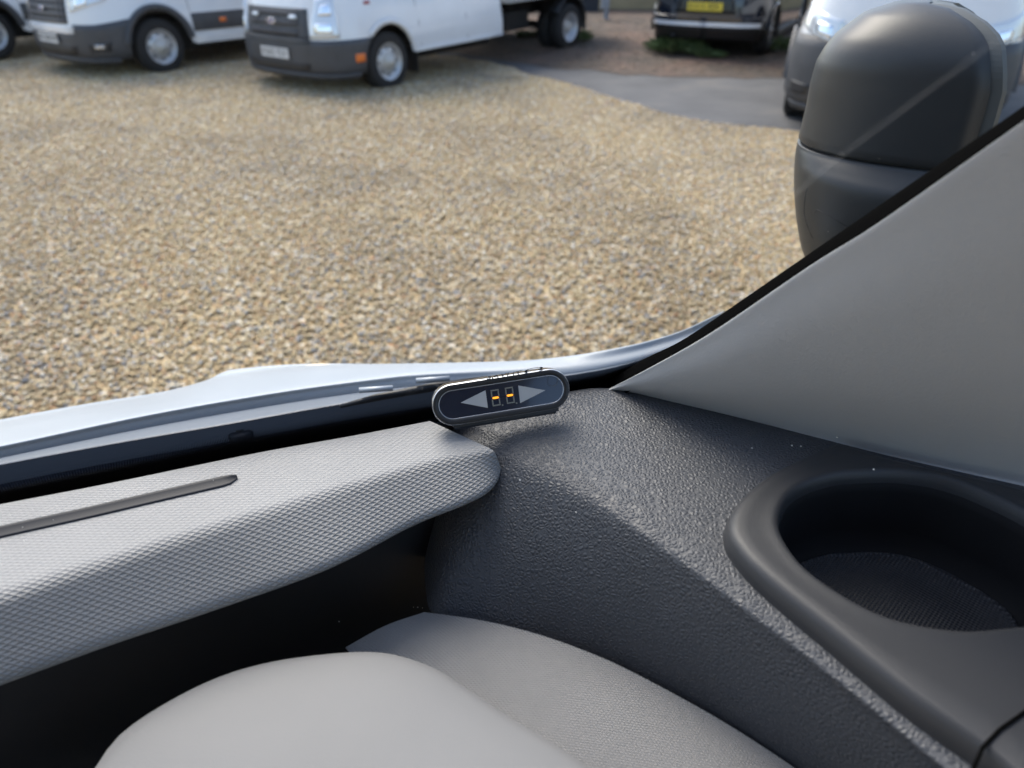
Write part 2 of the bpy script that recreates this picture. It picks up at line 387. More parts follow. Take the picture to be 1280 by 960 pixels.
L = ng.links.new
L(gi.outputs[0], dp.inputs['Mesh']); L(dp.outputs['Points'], ip.inputs['Points']); L(ci.outputs[0], ip.inputs['Instance'])
L(rr.outputs[0], ip.inputs['Rotation']); L(rs.outputs[1], pw.inputs[0]); L(pw.outputs[0], ma.inputs[0]); L(ma.outputs[0], ip.inputs['Scale'])
L(ip.outputs[0], go.inputs[0])
bed.modifiers.new('pebbles', 'NODES').node_group = ng

# ------------------------------------------------------------------ vehicles
def tyre_profile(r, rr, w):
    return [(rr, w * .46), (rr + .02, w * .5), (r - .045, w * .52), (r - .012, w * .44), (r, w * .34), (r, 0), (r, -w * .34), (r - .012, -w * .44), (r - .045, -w * .52), (rr, -w * .46)]
def make_wheel(parent, x, y, r=.345, w=.21, side=1, style='steel', z=None):
    e = empty('wheel', (x, y, r if z is None else z), 0 if side > 0 else math.pi, parent)
    rr = r * .60
    ty = lathe('tyre', tyre_profile(r, rr, w), M['tyre'], e)
    if style == 'steel':
        pr = [(rr + .012, w * .50), (rr, w * .50), (rr - .012, w * .36), (rr * .86, w * .26), (rr * .72, w * .33), (rr * .55, w * .40), (rr * .50, w * .40)]
        ri = lathe('rim', pr + [(.001, w * .38)], M['rim'], e)
        lathe('hub_cap', [(rr * .50, w * .40), (rr * .46, w * .50), (rr * .38, w * .56), (rr * .3, w * .56), (rr * .26, w * .72), (.001, w * .74)], M['hubcap'], e)
        for k in range(8):
            a = k * math.pi / 4; bm = bmesh.new(); bmesh.ops.create_cone(bm, cap_ends=True, segments=12, radius1=rr * .075, radius2=rr * .075, depth=.006)
            bmesh.ops.rotate(bm, matrix=Matrix.Rotation(R(90), 3, 'X'), verts=bm.verts)
            bmesh.ops.translate(bm, vec=(rr * .74 * math.cos(a), w * .33, rr * .74 * math.sin(a)), verts=bm.verts); bm_obj('vent_hole', bm, M['under'], e, False)
    elif style == 'deep':
        lathe('rim', [(rr + .012, w * .50), (rr, w * .50), (rr - .015, w * .3), (rr * .85, -w * .05), (rr * .55, -w * .02), (rr * .4, w * .12), (.001, w * .14)], M['rim'], e)
        lathe('hub_cap', [(rr * .4, w * .12), (rr * .36, w * .4), (rr * .2, w * .42), (.001, w * .42)], M['hubcap'], e)
    else:
        lathe('rim', [(rr + .012, w * .50), (rr, w * .50), (rr - .012, w * .38), (rr * .92, w * .2), (.001, w * .1)], M['under'], e)
        for k in range(10):
            a = k * 2 * math.pi / 10; d = Vector((math.cos(a), 0, math.sin(a))); t = Vector((-d.z, 0, d.x)); o = Vector((0, w * .42, 0))
            prism('spoke', [(.03, -.016), (rr * .98, -.02), (rr * .98, .02), (.03, .016)], M['rim'], o, d, t, Vector((0, -1, 0)), .02, e)
        lathe('hub_cap', [(.05, w * .40), (.045, w * .47), (.001, w * .48)], M['rim'], e)
    return e
class Body:
    """body wall: a plan outline carried from z_low to z_high with lean and tumblehome"""
    def __init__(s, outline, lean, arches, sill):
        half = cr(outline, 120)                              # from nose centre round to the tail centre, y >= 0
        s.P = half; s.lean = lean; s.arches = arches; s.sill = sill
        s.L = np.concatenate([[0], np.cumsum(np.linalg.norm(np.diff(half, axis=0), axis=1))])
    def at(s, l, z, off=0.):                                 # l: signed arc length from the nose centre (+ = left)
        a = abs(l); p = np.array([np.interp(a, s.L, s.P[:, 0]), np.interp(a, s.L, s.P[:, 1])])
        q = np.array([np.interp(a + .02, s.L, s.P[:, 0]), np.interp(a + .02, s.L, s.P[:, 1])]); q0 = np.array([np.interp(max(a - .02, 0), s.L, s.P[:, 0]), np.interp(max(a - .02, 0), s.L, s.P[:, 1])])
        t = (q - q0) / (np.linalg.norm(q - q0) + 1e-9); nrm = np.array([-t[1], t[0]])
        if nrm @ (p - np.array([-1.5, 0])) < 0: nrm = -nrm
        d = np.interp(z, [k for k, _ in s.lean], [v for _, v in s.lean])
        if a < 1e-6: nrm = np.array([1., 0])
        p = p + nrm * (off - d)
        return Vector((p[0], p[1] if l >= 0 else -p[1], z))
    def low(s, l, z0):
        p = s.at(l, z0); z = z0
        for (ax, rad, zc) in s.arches:
            dx = abs(p.x - ax)
            if abs(p.y) > .5 and dx < rad: z = max(z, zc + math.sqrt(rad * rad - dx * dx))
        return z
    def wall(s, name, l0, l1, z0, z1, mat, parent, off=0., nu=60, nv=6, cut=True, thick=.0):
        ls = sorted(set(list(np.linspace(l0, l1, nu)))); rows = []
        for j in range(nv):
            r = []
            for l in ls:
                za = s.low(l, z0) if cut else z0; zb = max(z1 if not callable(z1) else z1(l), za + .002)
                z = za + (zb - za) * j / (nv - 1); r.append(s.at(l, z, off))
            rows.append(r)
        if thick:
            rows = [[p - (s.at(l, p.z, 1.) - s.at(l, p.z, 0.)) * thick for p, l in zip(rows[0], ls)]] + rows + [[p - (s.at(l, p.z, 1.) - s.at(l, p.z, 0.)) * thick for p, l in zip(rows[-1], ls)]]
        return grid(name, rows, mat, parent)
    def poly(s, name, pts, mat, parent, off=.006, thick=.012, n=8):
        """rounded patch on the wall given by four (l, z) corners"""
        a, b, c, d = [np.array(p) for p in pts]; rows = []
        for j in range(n + 1):
            t = j / n; e0 = a + (d - a) * t; e1 = b + (c - b) * t; rows.append([e0 + (e1 - e0) * i / n for i in range(n + 1)])
        G = [[s.at(p[0], p[1], off) for p in r] for r in rows]
        def inn(p): return s.at(p[0], p[1], off - thick)
        G = [[inn(p) for p in rows[0]]] + G + [[inn(p) for p in rows[-1]]]
        R2 = [rows[0]] + rows + [rows[-1]]
        G = [[inn(R2[j][0])] + g + [inn(R2[j][-1])] for j, g in enumerate(G)]
        return grid(name, G, mat, parent)
def plate(body, parent, l, z, w, h, mat, s, off, lab=None):
    c = body.at(l, z, off); x = (body.at(l + .02, z, off) - body.at(l - .02, z, off)).normalized(); y = Vector((0, 0, 1)); nn = (body.at(l, z, off + 1) - c).normalized()
    if x.cross(y).dot(nn) < 0: x = -x
    p = prism('number_plate', [(-w / 2, -h / 2), (w / 2, -h / 2), (w / 2, h / 2), (-w / 2, h / 2)], mat, c, x, y, nn, .012, parent, .003)
    for part, dx in zip(s.split(), (-.115, .135)): text('plate_lettering', part, h * .95, M['plate_txt'], p, frame(c + nn * .0135 + x * dx, x, y, nn))
    return p
def grille(body, parent, l0, l1, z0, z1, nh, nvv, off=.004, hw=.012, vw=.006):
    g = body.poly('grille', [(l0, z0), (l1, z0), (l1, z1), (l0, z1)], M['grille'], parent, off, .03)
    for k in range(nh):
        z = z0 + (z1 - z0) * (k + .5) / nh; body.poly('bar', [(l0 + .01, z - hw), (l1 - .01, z - hw), (l1 - .01, z + hw), (l0 + .01, z + hw)], M['grille_bar'], g, off + .014, .014, 6)
    for k in range(nvv):
        l = l0 + (l1 - l0) * (k + .5) / nvv; body.poly('bar', [(l - vw, z0 + .01), (l + vw, z0 + .01), (l + vw, z1 - .01), (l - vw, z1 - .01)], M['grille_bar'], g, off + .010, .012, 2)
    return g
def badge(body, parent, l, z, off, w=.15, h=.062):
    c = body.at(l, z, off); x = (body.at(l + .02, z, off) - body.at(l - .02, z, off)).normalized(); y = Vector((0, 0, 1)); nn = (body.at(l, z, off + 1) - c).normalized()
    if x.cross(y).dot(nn) < 0: x = -x
    el = lambda k: [(w / 2 * k * math.cos(t), h / 2 * k * math.sin(t)) for t in np.linspace(0, 2 * math.pi, 28, endpoint=False)]
    b = prism('badge', el(1.), M['chrome'], c, x, y, nn, .012, parent, .003)
    prism('badge_field', el(.84), M['badge_blue'], c + nn * .0115, x, y, nn, .003, b)
    text('badge_lettering', 'Ford', h * .85, M['chrome'], b, frame(c + nn * .0155, x, y, nn), shear=.35)
def cabin_top(body, parent, zb, x0, x1, w0, xr, ztop, glassmat, paint, rear_slope=.25):
    """bonnet, windscreen, glasshouse and roof above the body wall"""
    ls = np.linspace(-body.L[-1], body.L[-1], 121)
    edge = [body.at(l, zb) for l in ls]
    ctr = [Vector((min(p.x * .9, x0 + .05) if p.x > x0 else p.x, p.y * .55, zb + .10)) for p in edge]
    mid = [p * .5 + q * .5 + Vector((0, 0, .035)) for p, q in zip(edge, ctr)]
    top = [Vector((min(p.x, x0), p.y * .3, zb + .13)) for p in edge]; fin = [Vector((min(p.x, x0) , 0, zb + .14)) for p in edge]
    grid('bonnet', [edge, mid, ctr, top, fin], paint, parent)
    b = [(x0, w0 - .04), (xr, w0 - .02)]; t = [(x1, w0 - .22), (xr + rear_slope, w0 - .2)]
    def ring(pts, z): return [Vector((pts[0][0], -pts[0][1], z)), Vector((pts[0][0], pts[0][1], z)), Vector((pts[1][0], pts[1][1], z)), Vector((pts[1][0], -pts[1][1], z))]
    B, T = ring(b, zb + .03), ring(t, ztop)
    mesh_obj('cab_glass', B + T, [(0, 1, 5, 4), (1, 2, 6, 5), (2, 3, 7, 6), (3, 0, 4, 7)], glassmat, parent, False)
    cols = []
    for k in range(4): cols.append((B[k], T[k]))
    cols.append(((B[1] * .55 + B[2] * .45), (T[1] * .55 + T[2] * .45))); cols.append(((B[0] * .55 + B[3] * .45), (T[0] * .55 + T[3] * .45)))
    for a, c in cols: tube('pillar', [a, c], .05, paint, parent, 6)
    bm = box_data(((x1 + xr + rear_slope) / 2, 0, ztop + .04), (abs(x1 - xr - rear_slope) + .1, 2 * w0 - .36, .12), .05, 3); bm_obj('roof', bm, paint, parent)
def cargo(parent, x0, x1, w, z0, z1, paint):
    box('cargo_body', ((x0 + x1) / 2, 0, (z0 + z1) / 2), (abs(x0 - x1), 2 * w, z1 - z0), paint, parent, .09, True)
FLOOR_Y = None
LEAN = [(.15, .10), (.24, .05), (.34, .0), (.62, .0), (.80, .03), (1.0, .07), (1.2, .13)]
OUT_VAN = lambda xr, wd=1.0: [(.98, 0), (.965, .35), (.92, .60), (.80, .82), (.58, .955 * wd), (.25, wd), (-.5, wd), (xr * .6, wd), (xr, wd), (xr - .04, wd - .05), (xr - .05, wd * .5), (xr - .05, 0)]
def locate(front_contact, heading, r_off):
    """origin (front axle centre, ground) from the seen front wheel contact; r_off: that wheel's y"""
    h = Vector(heading).normalized(); left = Vector((-h.y, h.x)); o = Vector(front_contact[:2]) - left * r_off
    return (o.x, o.y, 0), math.atan2(h.y, h.x)

def modern_van(label, group, contact, heading, side, bumper, plate_txt, xr=-4.6, wb=3.3, pale_sill=True, bright_bar=True, btop=None):
    o, rz = locate(contact, heading, .86 * side)
    v = empty('parked_van', (o[0], o[1], gz(o[0], o[1])), rz); tag(v, label, 'van', group)
    b = Body(OUT_VAN(xr), LEAN, [(0, .43, .36), (-wb, .43, .36)], .30); LL = b.L[-1]
    fx = lambda x: float(b.L[np.argmin(np.abs(b.P[:, 0] - x) + (np.arange(120) > 90) * 9)])
    a0, a1 = fx(.30), fx(-.44)
    b.wall('body_side', -LL, LL, .36, 1.2, M['paint'], v, nu=240, nv=8)
    up = lambda l: .60 if abs(l) > .72 else (.52 if abs(l) > .5 else .47)
    b.wall('bumper', -a0, a0, .24, lambda l: btop or (.66 + .05 * min(max((abs(l) - .9) / .4, 0), 1) if abs(l) > .60 else .555), bumper, v, .012, 110, 7, True, .04)
    b.wall('bumper_lip', -a0 * .8, a0 * .8, .19, .26, bumper, v, .022, 60, 3, True, .05)
    b.poly('lower_intake', [(-.55, .30), (.55, .30), (.6, .41), (-.6, .41)], M['grille'], v, .016, .02)
    if bright_bar: b.poly('bumper_bar', [(-.60, .555), (.60, .555), (.62, .635), (-.62, .635)], M['paint'], v, .03, .04, 10)
    else: b.poly('bumper_bar', [(-.62, .44), (.62, .44), (.62, .66), (-.62, .66)], bumper, v, .03, .04, 10)
    plate(b, v, 0, .485, .52, .112, M['plate_w'], plate_txt, .022)
    g = grille(b, v, -.52, .52, .665, .97, 4, 9, .008); badge(b, v, 0, .83, .035)
    for s in (-1, 1):
        h = b.poly('headlight', [(s * .60, .80), (s * 1.12, .93), (s * 1.22, 1.12), (s * .58, .99)], M['lens'], v, .012, .03, 10)
        b.poly('reflector', [(s * .68, .85), (s * .86, .89), (s * .88, .98), (s * .68, .95)], M['lens_in'], h, .016, .01, 4)
        f = b.poly('fog_recess', [(s * .78, .35), (s * 1.02, .35), (s * 1.05, .46), (s * .76, .44)], M['grille'], v, .016, .01, 4)
        if not btop: b.poly('fog_light', [(s * .84, .38), (s * .96, .38), (s * .96, .43), (s * .84, .43)], M['rimline'], f, .019, .008, 4)
        # wheel arch trim, mouldings and sill
        for ax in (0, -wb):
            rows = []
            for t in np.linspace(R(8), R(172), 26):
                row = []
                for rr, dz in ((.425, -.02), (.425, .022), (.505, .022), (.505, -.01)):
                    row.append((ax + rr * math.cos(t), s * (1.0 + dz), .36 + rr * math.sin(t)))
                rows.append(row)
            if ax != 0 or True: grid('arch_trim', rows, bumper, v)
        m0, m1 = fx(-.52), fx(-wb + .52)
        mo = b.poly('side_moulding', [(s * m0, .50), (s * m1, .50), (s * m1, .72), (s * m0, .72)], bumper, v, .014, .02, 10)
        b.poly('side_marker', [(s * (m0 + .42), .585), (s * (m0 + .52), .585), (s * (m0 + .52), .64), (s * (m0 + .42), .64)], M['orange'], mo, .022, .01, 3)
        b.poly('sill', [(s * m0, .34), (s * m1, .34), (s * m1, .45), (s * m0, .45)], M['paint'] if pale_sill else bumper, v, .012, .03, 10)
        for x in (0, -wb): make_wheel(v, x, s * .86, .345, .22, s)
        d0, d1 = fx(-.50), fx(-1.55)
        for l in (d0, d1): b.poly('door_gap', [(s * (l - .003), .73), (s * (l + .003), .73), (s * (l + .003), 1.2), (s * (l - .003), 1.2)], M['under'], v, .0025, .004, 3)
        b.poly('door_handle', [(s * (d1 - .25), 1.02), (s * (d1 - .08), 1.02), (s * (d1 - .08), 1.06), (s * (d1 - .25), 1.06)], bumper, v, .03, .03, 3)
    box('underbody', ((xr + .5) / 2, 0, .42), (abs(xr) + .5, 1.5, .36), M['under'], v, .04)
    for x in (0, -wb): box('axle', (x, 0, .34), (.12, 1.6, .12), M['under'], v, .03)
    cabin_top(b, v, 1.2, .25, -.45, 1.0, -1.5, 2.25, M['dglass'], M['paint'])
    cargo(v, -1.5, xr, .985, 1.19, 2.5, M['paint'])
    return v
PL = 'vans parked facing the gravel lot'
H1 = (-.60, -.80)
v1 = modern_van('white van with black lower bumper and pale front bar, beside the flatbed truck', PL, PG(206, 94), H1, 1, M['bumper'], 'BD16 NUW')
v0 = modern_van('white van mostly hidden behind another white van\'s dark grille', PL, (-7.75, 11.55), H1, 1, M['bumper'], 'BN15 FKE', bright_bar=False)
v3 = modern_van('pale van with plain grey unpainted bumper, standing behind the black door mirror', PL, PG(992, 143), (-.38, -.925), -1, M['bumper_grey'], 'DY14 OHC', pale_sill=False, bright_bar=False, btop=.86)

# older crew-cab flatbed
def flatbed():
    wb = 3.9; o, rz = locate(PG(484, 112), (-.614, -.79), .84)
    v = empty('flatbed_truck', (o[0], o[1], gz(o[0], o[1])), rz, ry=-math.asin(.085 / wb) * -1)
    tag(v, 'older white crew cab flatbed truck with blue oval badge and dark ribbed grille', 'truck', PL)
    out = [(.95, 0), (.935, .35), (.89, .62), (.78, .83), (.56, .95), (.25, .985), (-.8, .985), (-2.0, .985), (-2.2, .98), (-2.22, .9), (-2.22, .5), (-2.22, 0)]
    b = Body(out, [(.15, .10), (.24, .04), (.34, 0), (.60, 0), (.80, .03), (1.0, .08), (1.25, .16)], [(0, .41, .35)], .38); LL = b.L[-1]
    fx = lambda x: float(b.L[np.argmin(np.abs(b.P[:, 0] - x) + (np.arange(120) > 95) * 9)])
    b.wall('body_side', -LL, LL, .40, 1.22, M['paint'], v, nu=240, nv=9)
    a0 = fx(.28)
    b.wall('bumper', -a0, a0, .27, lambda l: .645, M['bumper'], v, .014, 110, 7, True, .05)
    b.wall('bumper_lip', -a0 * .85, a0 * .85, .22, .285, M['bumper'], v, .03, 60, 3, True, .06)
    b.poly('lower_intake', [(-.55, .32), (.55, .32), (.58, .40), (-.58, .40)], M['grille'], v, .018, .02)
    b.poly('bumper_shelf', [(-.60, .62), (.60, .62), (.60, .66), (-.60, .66)], M['bumper'], v, .035, .05, 10)
    b.poly('grille_surround', [(-.60, .66), (.60, .66), (.58, .965), (-.58, .965)], M['bumper'], v, .004, .02, 10)
    for z0, z1 in ((.685, .755), (.785, .85), (.88, .945)): grille(b, v, -.44, .44, z0, z1, 1, 20, .008, .004, .007)
    badge(b, v, 0, .825, .03, .17, .075)
    plate(b, v, 0, .49, .52, .112, M['plate_w'], 'VU63 YLV', .020)
    for s in (-1, 1):
        b.poly('grille_lamp', [(s * .30, .86), (s * .42, .86), (s * .42, .90), (s * .30, .90)], M['lens'], v, .03, .02, 3)
        h = b.poly('headlight', [(s * .60, .665), (s * .98, .675), (s * .96, 1.10), (s * .70, 1.06)], M['lens'], v, .012, .03, 10)
        b.poly('reflector', [(s * .68, .72), (s * .90, .72), (s * .90, .82), (s * .68, .82)], M['lens_in'], h, .018, .01, 4)
        b.poly('reflector', [(s * .74, .90), (s * .91, .90), (s * .90, 1.02), (s * .77, 1.0)], M['lens_in'], h, .018, .01, 4)
        m = fx(.50)
        b.poly('side_marker', [(s * (m - .06), .40), (s * (m + .06), .40), (s * (m + .06), .49), (s * (m - .06), .49)], M['orange'], v, .022, .012, 3)
        b.poly('side_repeater', [(s * fx(.30), .985), (s * fx(.22), .985), (s * fx(.22), 1.015), (s * fx(.30), 1.015)], M['red'], v, .012, .012, 3)
        for l in (fx(-.55), fx(-1.45)): b.poly('door_gap', [(s * (l - .003), .46), (s * (l + .003), .46), (s * (l + .003), 1.22), (s * (l - .003), 1.22)], M['under'], v, .0025, .004, 3)
        b.poly('sill_crease', [(s * fx(-.46), .40), (s * fx(-2.15), .40), (s * fx(-2.15), .44), (s * fx(-.46), .44)], M['paint'], v, .010, .02, 6)
        rows = []
        for t in np.linspace(R(46), R(172), 26): rows.append([(rr * math.cos(t), s * (.985 + dz), .35 + rr * math.sin(t)) for rr, dz in ((.405, -.03), (.408, .012), (.46, .012), (.47, -.004))])
        grid('arch_lip', rows, M['paint'], v)
        box('mud_flap', (-.47, s * .84, .30), (.015, .24, .30), M['black'], v, .004)
        make_wheel(v, 0, s * .84, .335, .20, s, 'steel')
        for yy in (.90, .66): make_wheel(v, -wb, s * yy, .335, .20, s, 'deep' if yy > .8 else 'steel')
        rows = []
        for t in np.linspace(R(-12), R(150), 24): rows.append([(-wb + rr * math.cos(math.pi - t), s * y, .36 + rr * math.sin(t)) for rr, y in ((.42, .54), (.43, .54), (.43, 1.02), (.40, 1.03), (.40, .9))])
        grid('rear_mudguard', rows, M['black'], v)
    box('underbody', (-.9, 0, .42), (2.7, 1.4, .32), M['under'], v, .04)
    for s in (-1, 1): box('chassis_rail', (-3.4, s * .40, .62), (2.9, .09, .18), M['under'], v, .01)
    box('fuel_tank', (-2.75, .62, .52), (.6, .4, .26), M['under'], v, .05)
    for x in (0, -wb): box('axle', (x, 0, .33), (.12, 1.5, .12), M['under'], v, .03)
    bed_ = box('flatbed', (-3.75, 0, .84), (2.9, 2.06, .10), M['bed'], v, .015)
    for s in (-1, 1):
        for k in range(3): box('drop_side', (-3.75, s * 1.03, (.86, .99, 1.12)[k]), (2.88, .03, .12), M['bed'], bed_, .008)
    box('headboard', (-2.31, 0, 1.25), (.05, 2.0, .6), M['bed'], bed_, .01)
    cabin_top(b, v, 1.22, .25, -.45, .985, -2.15, 2.05, M['dglass'], M['paint'], .1)
    return v
flatbed()

# black hatchback seen from behind
def black_car():
    p = PG(952, 64, .13); h = Vector((.47, .88)).normalized(); right = Vector((h.y, -h.x)); rear = Vector((p.x, p.y)) - right * .78
    o = rear + h * 2.65; z = gz(rear.x, rear.y)
    v = empty('parked_car', (o.x, o.y, z), math.atan2(h.y, h.x)); tag(v, 'glossy black hatchback seen from behind with yellow plate and silver bumper strip', 'car')
    out = [(.88, 0), (.84, .45), (.70, .75), (.35, .90), (-1, .91), (-2.3, .91), (-2.95, .88), (-3.22, .78), (-3.36, .55), (-3.40, .25), (-3.41, 0)]
    b = Body(out, [(.15, .12), (.24, .05), (.36, .0), (.55, 0), (.75, .015), (.95, .06), (1.05, .12)], [(0, .36, .32), (-2.65, .36, .32)], .25); LL = b.L[-1]
    b.wall('body_side', -LL, LL, .27, 1.0, M['carpaint'], v, nu=260, nv=9)
    e = lambda d: LL - d
    for s in (-1, 1):
        b.poly('bumper_strip', [(s * e(0), .40), (s * e(.86), .40), (s * e(.86), .46), (s * e(0), .46)], M['strip_silver'], v, .03, .03, 10)
        b.poly('lower_valance', [(s * e(0), .22), (s * e(.95), .22), (s * e(.95), .385), (s * e(0), .385)], M['black'], v, .008, .03, 10)
        b.poly('bumper_step', [(s * e(0), .47), (s * e(.9), .47), (s * e(.9), .53), (s * e(0), .53)], M['carpaint'], v, .045, .06, 10)
        b.poly('tail_light', [(s * e(.45), .80), (s * e(1.05), .78), (s * e(1.1), .95), (s * e(.5), .96)], M['red'], v, .012, .03, 6)
        b.poly('plate_recess', [(s * e(0), .58), (s * e(.46), .58), (s * e(.40), .80), (s * e(0), .80)], M['gloss'], v, .002, .01, 6)
        for x in (0, -2.65): make_wheel(v, x, s * .78, .32, .20, s, 'alloy')
        rows = []
        for ax in (0, -2.65): grid('arch_lip', [[(ax + rr * math.cos(t), s * (.91 + dz), .32 + rr * math.sin(t)) for rr, dz in ((.355, -.04), (.355, .008), (.385, .008), (.39, -.01))] for t in np.linspace(R(-5), R(185), 26)], M['carpaint'], v)
        box('sill', (-1.3, s * .88, .25), (1.9, .06, .10), M['black'], v, .02)
    c = Vector((-3.405, 0, .66)); pl = prism('number_plate', [(-.26, -.056), (.26, -.056), (.26, .056), (-.26, .056)], M['plate_y'], c, Vector((0, -1, 0)), Vector((0, 0, 1)), Vector((-1, 0, 0)), .014, v, .003)
    for part, dx in (('KX15', .115), ('EEK', -.135)): text('plate_lettering', part, .105, M['plate_txt'], pl, frame(c + Vector((-.0155, dx, 0)), Vector((0, -1, 0)), Vector((0, 0, 1)), Vector((-1, 0, 0))))
    box('underbody', (-1.3, 0, .33), (3.9, 1.45, .24), M['under'], v, .04); tube('exhaust', [(-3.2, .45, .26), (-3.38, .45, .25)], .03, M['black'], v)
    for x in (0, -2.65): box('axle', (x, 0, .31), (.1, 1.4, .1), M['under'], v, .03)
    cabin_top(b, v, 1.0, -.1, -.75, .86, -3.2, 1.48, M['dglass'], M['carpaint'], .55)
black_car()

# ------------------------------------------------------------------ verge: weeds, litter, wall, post
def weed(px, py, z, r, hgt, nl, label):
    p = PG(px, py, z); o = empty('weed', (p.x, p.y, gz(p.x, p.y) + .005)); V = []; Fc = []
    for k in range(nl):
        a = random.uniform(0, 6.283); d = r * math.sqrt(random.random()); base = Vector((d * .5 * math.cos(a), d * .5 * math.sin(a), random.uniform(0, hgt * .5)))
        tip = Vector((d * math.cos(a + random.uniform(-.5, .5)), d * math.sin(a), hgt * random.uniform(.25, 1) * (1 - .5 * d / r))); w = random.uniform(.008, .02)
        sd_ = Vector((-math.sin(a), math.cos(a), 0)) * w; mid = base.lerp(tip, .55) + Vector((0, 0, .02)); i = len(V)
        V += [base, mid + sd_, tip, mid - sd_ + Vector((0, 0, .004))]; Fc += [(i, i + 1, i + 2), (i, i + 2, i + 3)]
    tag(o, label, 'weed', 'green weeds on the dirt verge')
    mesh_obj('foliage', V, Fc, M['leaf'], o, False); tube('stem', [(0, 0, -.01), (.01, 0, hgt * .5)], [.008, .004], M['leaf'], o, 6)
weed(722, 58, .08, .30, .28, 220, 'round green weed beside the flatbed truck\'s rear wheel')
weed(843, 68, .06, .55, .30, 420, 'broad dark green weed patch below the black car\'s number plate')
weed(885, 73, .05, .30, .14, 260, 'low sparse weed patch in front of the black car\'s rear wheel')
weed(974, 66, .08, .32, .30, 220, 'bright green weed between the black car and the grey bumper van')
weed(790, 8, .2, .30, .5, 300, 'tall weed against the tan wall left of the black car')
weed(660, 52, .10, .25, .12, 160, 'small weed in the shade under the flatbed truck')
V = []; Fc = []
for k in range(2600):
    x, y = random.uniform(-1.5, 7), random.uniform(10.6, 16); s = random.uniform(.015, .05); a = random.uniform(0, 6.28); i = len(V); z = gz(x, y) + .018
    if y < 11.4 - .28 * x and x < 3: continue
    for q in range(4):
        t = a + q * math.pi / 2; V.append((x + s * (1, .5, 1, .5)[q] * math.cos(t), y + s * (1, .5, 1, .5)[q] * math.sin(t), z + random.uniform(0, .015)))
    Fc.append((i, i + 1, i + 2, i + 3))
tag(mesh_obj('leaf_litter', V, Fc, M['leaf_dry'], None, False), 'dry brown leaf litter scattered over the dirt verge', 'leaf litter', kind='stuff')
def back_wall():
    a, bq = PG(600, -14, .22), PG(1100, -14, .22); w = empty('boundary_wall', (3.5, 18.2, gz(3, 18))); tag(w, 'low tan rendered wall behind the dirt verge and black car', 'wall')
    box('wall_face', (2, 0, .65), (22, .22, 1.3), M['wall'], w, .01); box('coping', (2, 0, 1.335), (22.1, .30, .07), M['wall'], w, .012)
back_wall()
p = PG(757, 26, .2); post = empty('fence_post', (p.x, p.y, gz(p.x, p.y))); tag(post, 'pale galvanised post standing on the dirt behind the flatbed truck', 'post')
box('upright', (0, 0, .55), (.09, .07, 1.12), M['galv'], post, .006); box('bracket', (-.03, 0, .38), (.16, .09, .36), M['galv'], post, .008)
p = PG(737, 16, .2); bx = empty('storage_box', (p.x, p.y, gz(p.x, p.y))); tag(bx, 'dark box on the verge next to the pale post', 'box')
box('bin_body', (0, 0, .14), (.36, .30, .28), M['darkbox'], bx, .02); box('lid', (0, 0, .295), (.39, .33, .03), M['darkbox'], bx, .01)

# ------------------------------------------------------------------ the van the photograph is taken from
van = empty('van', (0, .3, 0)); van.matrix_world = Matrix.Translation((0, .3, 0))
tag(van, 'cab of the van looked out of: grey dashboard, windscreen, pillar trim, door mirror', 'van')
def vp(o):                                  # keep world coordinates when parented to the van
    if o.parent is van: o.matrix_parent_inverse = Matrix.Translation((0, -.3, 0))
    return o
def curve(pts, zr):
    return [PZ(x, y, zr if not isinstance(zr, (list, tuple)) else np.interp(x, zr[0], zr[1])) for x, y in pts]
Z0 = -.30
# windscreen: base curve swept up and back
gbase = [PZ(x, y, -.352) for x, y in ((-420, 735), (-200, 692), (0, 646), (140, 617), (320, 580), (437, 558), (537, 540), (640, 520), (720, 503), (775, 492), (815, 476))]
gb = cr(gbase, 80)
pd0 = PD(815, 458, .56); d_r = (PD(1280, 143, .325) - pd0).normalized(); d_l = Vector((.26, -.62, .74)).normalized()
def gpt(s, t):                              # s in 0..1 along base, t metres up the glass
    x = s * 79; i = min(int(x), 78); f = x - i; b = Vector(gb[i] * (1 - f) + gb[i + 1] * f); k = s * s * (3 - 2 * s)
    d = d_l.lerp(d_r, k).normalized(); return b + d * t + Vector((0, .05, .02)) * math.sin(min(t, 1.) * 2.6) * .5 * (1 - k)
ws = grid('windscreen', [[gpt(s, t) for s in np.linspace(0, 1, 60)] for t in np.linspace(0, 1.05, 24)], M['glass'], van); vp(ws)
ftop = [(-420, 686), (-200, 643), (0, 599), (140, 571), (280, 541), (440, 511), (540, 496), (620, 482), (705, 465), (773, 452), (806, 440), (860, 420), (1300, 106)]
def frit_t(s):
    lo, hi = 0., .25
    for _ in range(26):
        m = (lo + hi) / 2; x, y = proj(gpt(s, m)); ty = np.interp(x, [q[0] for q in ftop], [q[1] for q in ftop])
        if y > ty: lo = m
        else: hi = m
    return min(hi, .14)
ss = np.linspace(.02, 1., 110); rows = []; ev = []
for k in (0, .4, .66, .76, .86, .93, 1.0):
    r = []
    for s in ss:
        t = frit_t(s) * k; p = gpt(s, t); n_ = (gpt(min(s + .01, 1), t) - gpt(max(s - .01, 0), t)).cross(gpt(s, t + .01) - p).normalized()
        if n_.dot(CAM - p) < 0: n_ = -n_
        r.append(p + n_ * .0015); ev.append(0 if k <= .66 else (k - .66) / .34)
    rows.append(r)
fb = grid('frit_band', rows, M['frit'], ws)
at = fb.data.attributes.new('edge', 'FLOAT', 'POINT')
for i, e in enumerate(ev): at.data[i].value = e
